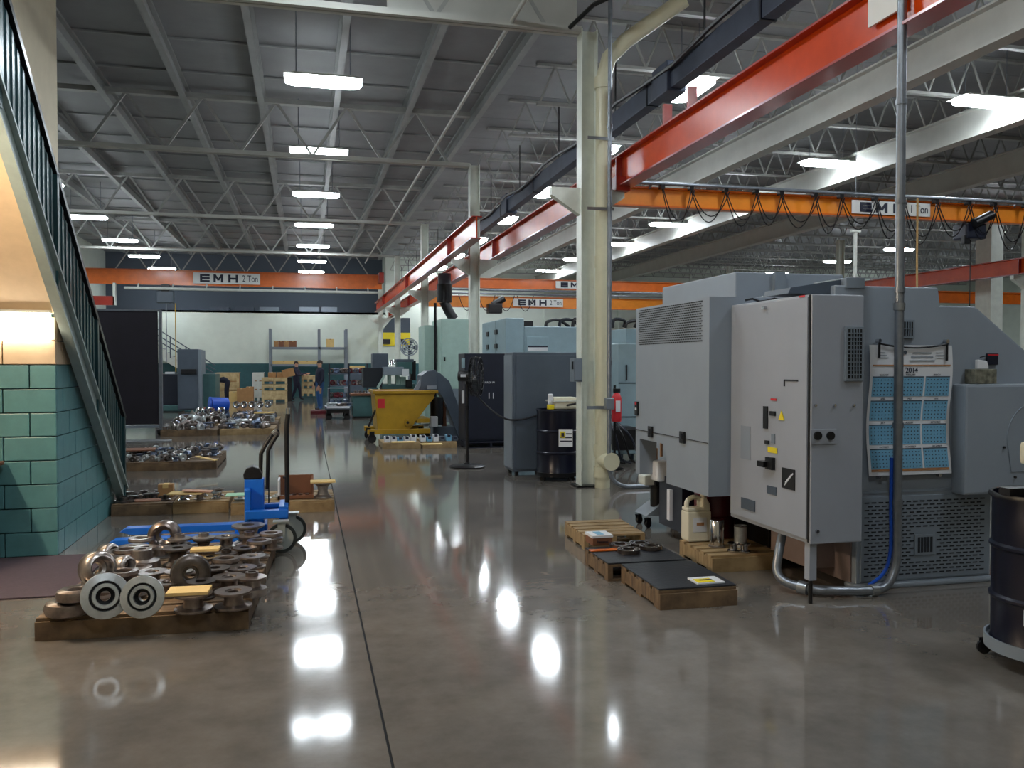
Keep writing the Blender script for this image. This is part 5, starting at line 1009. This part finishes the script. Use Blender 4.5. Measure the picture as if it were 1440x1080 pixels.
# yellow booth at back wall
yb_ = thing('yellow_booth', 'bright yellow booth front with two dark openings near the back wall', 'booth', (6, 43, 0))
x0, x1, _, _, z0, z1 = bxp(536, 577, 468, 486, 43); build(MB().box(x0, x1, 43.0, 43.6, z0, z1), 'yellow_front', 'yel', yb_)
for pa, pb in ((538, 549), (562, 570)): q = bxp(pa, pb, 477, 484, 42.95, .05); build(MB().box(*q), 'opening', 'black', yb_)
build(MB().prism([(x0, z1), (x1, z1), (x1, z1+.75), (x0+.6, z1+.75)], 1, 43.05, 43.6), 'dark_roof', 'dark', yb_); build(MB().box(x0+.05, x1-.05, 43.1, 43.6, 0, z0), 'lower_wall', 'farwhite', yb_)
# ============================================================= FAR LEFT AND BACK
cs = thing('welding_screen', 'tall black curtain screen on a frame left of the parts pallets', 'screen', (-4.3, 21.2, 0))
xr = hit(225, 520, Y=21.2).x; zr = hit(225, 437, Y=21.2).z
for k in range(4): build(MB().box(xr-2.6+.64*k, xr-2.6+.64*(k+1), 21.19, 21.21+.02*(k % 2), .22, zr-.02), 'curtain_panel', 'curtain', cs)
build(MB().box(xr-.02, xr+.05, 21.16, 21.26, .06, zr), 'frame_post', 'conduit', cs); build(MB().box(xr-2.65, xr-2.6, 21.16, 21.26, .06, zr), 'frame_post', 'conduit', cs); build(MB().box(xr-2.65, xr+.03, 21.17, 21.25, zr-.02, zr+.03), 'top_rail', 'conduit', cs); build(MB().box(xr-2.65, xr+.03, 21.17, 21.25, .14, .2), 'bottom_rail', 'grey2', cs)
for x in (xr, xr-2.6): build(MB().box(x-.03, x+.05, 20.9, 21.5, .05, .1), 'foot', 'black', cs); build(MB().cyl((x-.02, 20.95, .04), (x+.04, 20.95, .04), .04, 10), 'caster', 'black', cs); build(MB().cyl((x-.02, 21.45, .04), (x+.04, 21.45, .04), .04, 10), 'caster', 'black', cs)
gm = thing('grey_machine', 'dark grey machine tower right of the black screen', 'machine', (-5, 31.5, 0))
def gb(px0, px1, py0, py1, Y, d, nm, m_, bev=.02, par=None): return build(MB().box(*bxp(px0, px1, py0, py1, Y, d)), nm, m_, par or gm, bev=bev)
gb(250, 279, 491, 577, 30.5, 1.2, 'tower', 'dgrey'); gb(279, 283, 492, 577, 30.5, 1.2, 'tower_edge', 'grey2', .01); gb(254, 276, 519, 526, 30.4, .1, 'control_panel', 'black', .01); gb(252, 278, 527, 575, 30.45, .05, 'lower_door', 'dgrey', .005)
gb(218, 251, 526, 577, 31, 1.5, 'left_body', 'navy'); gb(283, 303, 526, 572, 31, 1.5, 'right_body', 'gdesk'); gb(224, 250, 570, 578, 30.8, .3, 'skirting', 'gdesk')
gb(232, 246, 523, 526, 31.2, .4, 'top_tray', 'paper', .01)
# far staircase on the back wall
fs_ = thing('far_staircase', 'distant white staircase with thin rails against the back wall', 'staircase', (-11, 43.3, 0))
def fz(px, py): p = hit(px, py, Y=43.2); return (p.x, p.z)
build(MB().prism([fz(205, 472), fz(205, 492), fz(255, 521), fz(262, 515)], 1, 43.1, 43.15), 'stringer', 'white', fs_)
for k in range(7):
    q = fz(212+7*k, 480+5.3*k); build(MB().box(q[0]-.14, q[0]+.14, 43.15, 43.9, q[1]-.02, q[1]+.02), 'tread', 'grate', fs_)
for off in (0, 9, 17):
    a = fz(205, 452+off); b = fz(303, 514+off*.7); build(MB().bar((a[0], 43.1, a[1]), (b[0], 43.1, b[1]), .05, .05), 'rail', 'dgrey', fs_)
for px in (240, 262, 285): a = fz(px, 452+.63*(px-205)); build(MB().box(a[0]-.03, a[0]+.03, 43.08, 43.12, a[1]-1.0, a[1]), 'rail_post', 'dgrey', fs_)
# storage rack
rk = thing('storage_rack', 'tall steel storage rack against the back wall holding cartons', 'rack', (1, 42.5, 0))
def kx(px, Y=42.4): return hit(px, 500, Y=Y).x
zt = hit(379, 462, Y=42.4).z
for px in (380, 449, 487):
    for y in (42.3, 43.4): build(MB().box(kx(px)-.06, kx(px)+.06, y, y+.1, 0, zt), 'upright', 'grey2', rk)
for py in (488, 512):
    z = hit(420, py, Y=42.4).z
    for a_, b_ in ((380, 449), (449, 487)):
        if py == 512 and a_ == 449: continue
        build(MB().box(kx(a_), kx(b_), 42.3, 42.38, z-.1, z), 'beam', 'grey2', rk); build(MB().box(kx(a_), kx(b_), 43.4, 43.48, z-.1, z), 'beam', 'grey2', rk); build(MB().box(kx(a_), kx(b_), 42.38, 43.4, z-.05, z-.01), 'shelf', 'grate', rk)
z1s = hit(420, 488, Y=42.4).z; z2s = hit(420, 512, Y=42.4).z
for k, (a_, b_) in enumerate(((385, 391), (391.5, 399), (399.5, 406), (406.5, 417))): simplebox('cardboard_box', f'brown carton on the upper rack shelf, {ORD[k] if k else "first"} from the left upright', 'box', kx(a_), kx(b_), 42.5, 42.9, z1s, z1s+.3, 'card3' if k % 2 else 'card', tape='card2', group='cartons on the upper rack shelf')
simplebox('yellow_carton', 'yellowish carton alone on the right-hand rack shelf', 'box', kx(459), kx(470), 42.5, 42.9, z1s, z1s+.4, 'card2', tape='card')
for k, (a_, b_) in enumerate(((383, 415), (417, 447))): simplebox('long_carton', f'long pale yellow carton on the lower rack shelf, {["under the brown cartons", "beside the middle upright"][k]}', 'box', kx(a_), kx(b_), 42.5, 42.9, z2s, z2s+.16, 'card2', tape='card')
# crates and pallets stacks
def slatted(px0, px1, py0, py1, Y, d, label, m_='wood3', rows=3):
    x0, x1, _, _, z0, z1 = bxp(px0, px1, py0, py1, Y, d); z0 = z0 if z0 > .18 else 0
    t = thing('wooden_crate', label, 'crate', ((x0+x1)/2, Y, z0))
    build(MB().box(x0+.03, x1-.03, Y+.03, Y+d, z0+.1, z1-.02), 'core', 'card', t)
    h = (z1-z0-.1)/rows
    for k in range(rows): build(MB().box(x0, x1, Y, Y+.03, z0+.1+h*k+.02, z0+.1+h*(k+1)-.02), 'slat', m_, t)
    for x in (x0, (x0+x1)/2-.05, x1-.1): build(MB().box(x, x+.1, Y-.03, Y, z0, z1), 'batten', m_, t)
    build(MB().box(x0, x1, Y, Y+d, z1-.02, z1), 'lid', m_, t); return t
slatted(303, 336, 524, 561, 39.5, 1, 'pale wooden crate behind the bending man'); slatted(355, 371, 524, 560, 40.5, 1, 'pale tall wooden crate left of the stacked pallet boxes', 'white')
for k, (a_, b_) in enumerate(((531, 540), (540.5, 549), (549.5, 560))):
    slatted(368, 404, a_, b_, 38, 1.1, f'pale pallet box below the brown cartons, {["top", "middle", "bottom"][k]} of the stack', 'wood3' if k else 'wood3', 1)
    slatted(424, 443, a_-3, b_-3, 39.8, 1.1, f'pale pallet box between the two standing men, {["top", "middle", "bottom"][k]} of its stack', 'wood3', 1)
kx2 = lambda px: hit(px, 525, Y=38.2).x; zb2 = hit(380, 531, Y=38.1).z
simplebox('cardboard_box', 'brown carton at the left on top of the pallet box stack', 'box', kx2(377), kx2(388), 38.2, 38.7, zb2, zb2+.22, 'card', tape='card2'); simplebox('cardboard_box', 'brown carton in the middle on top of the pallet box stack', 'box', kx2(389), kx2(400), 38.2, 38.7, zb2, zb2+.22, 'card', tape='card2')
o = build(MB().box(-.25, .25, -.25, .25, 0, .35), 'cardboard_box', 'card', bev=.01); o.location = (kx2(407), 38.3, zb2+.03); o.rotation_euler = (0, -.25, 0); tag(o, 'large tilted brown carton at the right end of the pallet box stack', 'box')
simplebox('black_stand', 'dark stand beside the pallet box stack behind the overalled man', 'stand', kx2(402), kx2(410), 38.6, 39, 0, zb2+.0, 'black')
for k, (a_, b_, c__, d_) in enumerate(((322, 336, 551, 562), (333, 346, 546, 561), (340, 350, 553, 562), (346, 356, 544, 560))):
    q = bxp(a_, b_, c__, d_, 38.5-.5*(k % 2), .6); simplebox('cardboard_box', f'small tan carton on the floor by the bending man, {["closest to him", "taller second", "low third", "next to the tall crate"][k]}', 'box', q[0], q[1], q[2], q[3], 0, q[5], 'card' if k % 2 else 'card2', tape='wood3')
# clutter shelving right of rack
cl = thing('parts_shelf', 'dark open shelf crowded with reddish parts near the back wall', 'shelf', (4, 36, 0))
x0, x1 = hit(462, 540, Y=36).x, hit(517, 540, Y=36).x
for z in (.2, .7, 1.2): build(MB().box(x0, x1, 36, 36.8, z, z+.04), 'shelf_board', 'dgrey', cl)
for x in (x0, (x0+x1)/2, x1-.05): build(MB().box(x, x+.06, 36, 36.06, 0, 1.65), 'upright', 'navy', cl)
for j, z in enumerate((.24, .74, 1.24)):
    for k in range(11):
        part(random.choice(['spool', 'roller', 'donut']), x0+.14+(x1-x0-.28)*k/10, 36.25, z+.11, random.choice(['steel4', 'maroon', 'bluish', 'steel2']), ['reddish or dark part on the lowest board of the crowded shelf', 'reddish or dark part on the middle board of the crowded shelf', 'reddish or dark part on the top board of the crowded shelf'][j], f'parts on crowded shelf board {j}', rx=radians(88), rz=random.uniform(-.5, .5), n=10)
simplebox('wooden_tray', 'tan wooden tray beyond the crowded shelf beside the lathe', 'tray', hit(492, 517, Y=39).x, hit(513, 517, Y=39).x, 39, 39.6, 1.35, 1.55, 'card2')
wt = COL.objects.get('wooden_tray'); build(MB().box(wt.location.x-.3, wt.location.x+.3, 39.1, 39.5, 0, 1.35), 'stand', 'dgrey', wt)
gdk = thing('green_desk', 'green metal desk with brown top left of the yellow hopper', 'desk', (2, 26, 0))
q = bxp(496, 526, 554, 588, 25.8, .9); build(MB().box(q[0], q[1], q[2], q[3], .06, q[5]-.05), 'body', 'gdesk', gdk, bev=.01); build(MB().box(q[0]-.05, q[1]+.03, q[2]-.04, q[3], q[5]-.05, q[5]+.01), 'top', 'card3', gdk); build(MB().box(q[0]+.05, q[1]-.05, q[2]-.01, q[2], .12, q[5]-.1), 'front_panel', 'gdesk', gdk); build(MB().box(q[0]+.03, q[1]-.03, q[2]+.03, q[3], 0, .06), 'plinth', 'black', gdk)
for k in range(5): part('small', q[0]+.1+.13*k, 26.1, q[5]+.012, random.choice(['steel2', 'card', 'steel3']), 'small part lying on the green desk', 'parts on the green desk', s=1.1, n=10)
# cart
kt = thing('platform_cart', 'dark platform cart loaded with parts in the aisle by the jeans man', 'cart', (.9, 25.3, 0))
q = bxp(457, 494, 571, 590, 25.2, 1.2); build(MB().box(q[0], q[1], q[2], q[3], .3, .38), 'deck', 'dgrey', kt, bev=.01); build(MB().box(q[0]+.05, q[1]-.05, q[2]-.02, q[2], .34, .4), 'edge_strip', 'paper', kt); build(MB().box(q[0]+.05, q[1]-.05, q[2]+.05, q[3]-.05, .2, .3), 'under_frame', 'blackm', kt)
for x in (q[0]+.12, q[1]-.12):
    for y in (q[2]+.1, q[3]-.1): build(MB().box(x-.06, x+.06, y-.03, y+.03, .12, .3), 'caster_fork', 'blackm', kt); build(MB().cyl((x, y-.03, .09), (x, y+.03, .09), .09, 14), 'wheel', 'black', kt)
zc = hit(470, 546, Y=26.3).z; build(MB().tube([(q[0]+.12, 26.38, .38), (q[0]+.12, 26.38, zc), (q[1]-.05, 26.38, zc), (q[1]-.05, 26.38, .38)], .02, 8), 'push_handle', 'conduit', kt)
for k in range(10): part(random.choice(['spool', 'donut']), q[0]+.15+.14*(k % 5), 25.5+.4*(k//5), .385, random.choice(['steel4', 'bluish', 'steel2', 'steel3']), 'dark part loaded on the platform cart', 'parts on the platform cart', s=.9, n=12)
for k in range(3): part('hub', q[0]+.25+.2*k, 26.2, .385, 'bluish', 'tall hub at the back of the platform cart', 'hubs on the platform cart', s=1.2, n=12)
p = hit(437, 583, z=0); pallet(p.x, p.y, 0, .5, .6, 'small reddish pallet at the feet of the man in jeans', 'maroon', .13, 4, solid=True)
for k, px in enumerate((295, 330, 365, 421, 452)):
    q = bxp(px, px+(27 if k != 4 else 22), 432, 441, 44.5, 1.0); simplebox('grey_crate', f'grey-blue crate on the dark ledge of the back wall, {["first", "second", "third", "fourth", "last"][k]} from the hoist', 'crate', q[0], q[1], q[2], q[3], 4.252, q[5], 'grey2' if k in (2, 3, 4) else 'dgrey')
# right far columns / clutter
fb = thing('blue_fitting', 'dark blue fitting at the frame edge beyond the slanted machine shoulder', 'fitting', (7.6, 8, 1.9)); q = bxp(1434, 1452, 492, 508, 8, .2); build(MB().box(*q), 'body', 'navy', fb, bev=.02); build(MB().box(q[0]+.03, q[1], 8.02, 8.18, 0, q[4]), 'stand', 'navy', fb)
hg = thing('hanging_post', 'thin white hanging post above the big grey housing', 'post', (hit(1203, 325, Y=14).x, 14, 3.4)); hxp = hit(1203, 325, Y=14).x; z0 = hit(1203, 390, Y=14).z; z1 = hit(1203, 325, Y=14).z
build(MB().box(hxp-.025, hxp+.025, 13.98, 14.02, z0, z1), 'post', 'white', hg); build(MB().box(hxp-.1, hxp+.1, 13.97, 14.03, z1-.02, z1+.02), 'cross_piece', 'white', hg); build(MB().cyl((hxp, 14, z1), (hxp, 14, 7.2), .006, 5), 'hanger_rod', 'conduit', hg)
t = thing('bridge_crane', 'small orange crane glimpsed over the slanted machine shoulder', 'crane', (24, 24, 3.7)); q0 = hit(1318, 425, Y=24); q1 = hit(1400, 410, Y=24)
build(MB().box(q0.x, q1.x+3, 24, 24.05, q0.z, q0.z+.35), 'girder_web', 'orange', t); build(MB().box(q0.x, q1.x+3, 23.93, 24.12, q0.z+.33, q0.z+.37), 'top_flange', 'orange', t); build(MB().box(q0.x, q1.x+3, 23.93, 24.12, q0.z-.02, q0.z), 'bottom_flange', 'orange', t)
wkb = thing('wall_pier', 'wide cream wall pier at the frame edge behind the machine', 'pier', (21, 21, 0)); q = bxp(1392, 1410, 420, 520, 21, .6); build(MB().box(q[0], q[1], 21, 21.6, 0, 6), 'pier', 'column', wkb); build(MB().box(q[0]-.2, q[1]+.2, 20.9, 21.7, 0, .5), 'pier_base', 'farteal', wkb)
# ============================================================= PEOPLE
def person(label, x, y, z, rz, J, mats, hairm='hair', hy=0, sc=1.0, hold=None):
    """J: dict of joint positions in metres (local); body grown as one skin"""
    order = ['pelvis', 'waist', 'chest', 'neck', 'head', 'crown', 'hipL', 'kneeL', 'ankL', 'toeL', 'hipR', 'kneeR', 'ankR', 'toeR', 'shL', 'elL', 'wrL', 'haL', 'shR', 'elR', 'wrR', 'haR']
    E_ = [(0, 1), (1, 2), (2, 3), (3, 4), (4, 5), (0, 6), (6, 7), (7, 8), (8, 9), (0, 10), (10, 11), (11, 12), (12, 13), (2, 14), (14, 15), (15, 16), (16, 17), (2, 18), (18, 19), (19, 20), (20, 21)]
    R_ = dict(pelvis=.175, waist=.165, chest=.185, neck=.06, head=.095, crown=.075, hip=.115, knee=.08, ank=.058, toe=.04, sh=.08, el=.058, wr=.04, ha=.035)
    vs = [Vector(J[k]) for k in order]; rr = [R_[k.rstrip('LR')] if k.rstrip('LR') in R_ else R_[k] for k in order]; own = [k for k in order]
    for s in 'LR':      # fingers and thumb
        h = order.index('ha'+s); w_ = Vector(J['wr'+s]); hh = Vector(J['ha'+s]); d = (hh-w_).normalized(); sd_ = d.orthogonal().normalized()
        for f in range(4):
            l_ = (.07, .085, .08, .06)[f]; o_ = sd_*(.026*(f-1.5)); vs.append(hh+d*.03+o_); rr.append(.01); own.append('ha'+s); E_.append((h, len(vs)-1))
            vs.append(hh+d*(.03+l_*.6)+o_); rr.append(.009); own.append('ha'+s); E_.append((len(vs)-2, len(vs)-1))
            vs.append(hh+d*(.03+l_*.9)+o_+d.cross(sd_)*.02); rr.append(.008); own.append('ha'+s); E_.append((len(vs)-2, len(vs)-1))
        vs.append(hh+sd_*.05+d*.01); rr.append(.011); own.append('ha'+s); E_.append((h, len(vs)-1))
        vs.append(hh+sd_*.06+d*.045); rr.append(.009); own.append('ha'+s); E_.append((len(vs)-2, len(vs)-1))
    me = bpy.data.meshes.new('body'); me.from_pydata([tuple(v) for v in vs], E_, [])
    o = bpy.data.objects.new('tmp', me); COL.objects.link(o)
    m_ = o.modifiers.new('s', 'SKIN'); m_.use_smooth_shade = True; m2_ = o.modifiers.new('u', 'SUBSURF'); m2_.levels = 1; m2_.render_levels = 1
    sv_ = me.skin_vertices[0].data
    for i, r in enumerate(rr): sv_[i].radius = (r, r)
    sv_[0].use_root = True
    dg = bpy.context.evaluated_depsgraph_get(); nm = bpy.data.meshes.new_from_object(o.evaluated_get(dg)); bpy.data.objects.remove(o)
    t = thing('person', label, 'person', (x, y, z), rz, local=True)
    nm.name = 'body'; nm.materials.clear()
    for q_ in ('skin', mats[0], mats[1], 'black'): nm.materials.append(M[q_])
    for p in nm.polygons:
        c = p.center; i = min(range(len(vs)), key=lambda k: (vs[k]-c).length_squared); k = own[i]
        p.material_index = 0 if k in ('head', 'crown') or (k == 'neck' and (c-Vector(J['head'])).length < (Vector(J['neck'])-Vector(J['head'])).length) or k[:2] == 'ha' else (2 if k[:3] in ('hip', 'kne') or k == 'pelvis' or k[:3] == 'ank' else (3 if k[:3] == 'toe' else 1))
        p.use_smooth = True
    b = bpy.data.objects.new('body', nm); link(b, t)
    hd = Vector(J['head']); cr = Vector(J['crown']); up_ = (cr-hd).normalized(); fw = Vector((0, -1, 0)); fw = (fw-up_*fw.dot(up_)).normalized()
    sdv = up_.cross(fw); Xh = Matrix(((sdv.x, fw.x, up_.x, hd.x+up_.x*.02), (sdv.y, fw.y, up_.y, hd.y+up_.y*.02), (sdv.z, fw.z, up_.z, hd.z+up_.z*.02), (0, 0, 0, 1)))
    hm = MB()
    hm.lathe([(.0, .135), (.05, .125), (.085, .09), (.102, .04), (.104, -.0), (.09, -.0), (.0, .11)], 16, X=Xh @ Matrix.Translation((0, -.012, 0)))
    build(hm, 'hair', hairm, t)
    fa = MB(); fa.box(-.012, .012, .09, .12, -.03, .01, X=Xh); build(fa, 'nose', 'skin', t)
    for s in (-1, 1): build(MB().box(s*.035-.012, s*.035+.012, .09, .1, .012, .024, X=Xh), 'eye', 'black', t); build(MB().box(s*.1-.008, s*.1+.008, -.02, .02, -.03, .03, X=Xh), 'ear', 'skin', t)
    build(MB().box(-.025, .025, .085, .098, -.06, -.05, X=Xh), 'mouth', 'maroon', t)
    return t
stand = dict(pelvis=(0, 0, .95), waist=(0, 0, 1.12), chest=(0, .01, 1.34), neck=(0, 0, 1.5), head=(0, -.01, 1.62), crown=(0, 0, 1.71), hipL=(-.09, 0, .88), kneeL=(-.1, -.02, .5), ankL=(-.1, .02, .09), toeL=(-.11, -.15, .05), hipR=(.09, 0, .88), kneeR=(.1, -.02, .5), ankR=(.1, .02, .09), toeR=(.11, -.15, .05), shL=(-.19, .01, 1.4), elL=(-.25, .02, 1.12), wrL=(-.24, -.1, .9), haL=(-.24, -.13, .83), shR=(.19, .01, 1.4), elR=(.25, .02, 1.12), wrR=(.24, -.1, .9), haR=(.24, -.13, .83))
p = hit(450, 577, z=.0); person('man in dark shirt and blue jeans standing beside the platform cart', p.x, p.y, .0, radians(-70), stand, ('cloth1', 'cloth2'))
J2 = dict(stand, elR=(.24, -.12, 1.16), wrR=(.2, -.38, 1.2), haR=(.19, -.46, 1.2), ankL=(-.12, .2, .09), toeL=(-.12, .04, .05), kneeL=(-.11, .02, .5), ankR=(.12, -.15, .09), toeR=(.12, -.31, .05), kneeR=(.11, -.12, .5), elL=(-.24, -.1, 1.15), wrL=(-.2, -.33, 1.15), haL=(-.19, -.41, 1.15))
p = hit(417, 563, z=0); person('man in dark overalls reaching towards the stacked pallet boxes', p.x, p.y, 0, radians(75), J2, ('cloth3', 'cloth3'))
J3 = dict(pelvis=(0, .1, .93), waist=(0, -.06, .98), chest=(0, -.28, .98), neck=(0, -.42, .9), head=(0, -.5, .8), crown=(0, -.55, .72), hipL=(-.09, .1, .86), kneeL=(-.1, .06, .48), ankL=(-.1, .12, .09), toeL=(-.11, -.04, .05), hipR=(.09, .1, .86), kneeR=(.1, .03, .48), ankR=(.1, .05, .09), toeR=(.11, -.11, .05), shL=(-.19, -.33, .92), elL=(-.2, -.36, .64), wrL=(-.17, -.42, .4), haL=(-.16, -.44, .33), shR=(.19, -.33, .92), elR=(.2, -.36, .64), wrR=(.17, -.42, .4), haR=(.16, -.44, .33))
p = hit(317, 565, z=0); person('man in dark clothes bending down beyond the far parts pallets', p.x, p.y, 0, radians(-90), J3, ('cloth1', 'cloth1'))
for o_ in list(bpy.data.objects):
    if 'local' in o_: del o_['local']
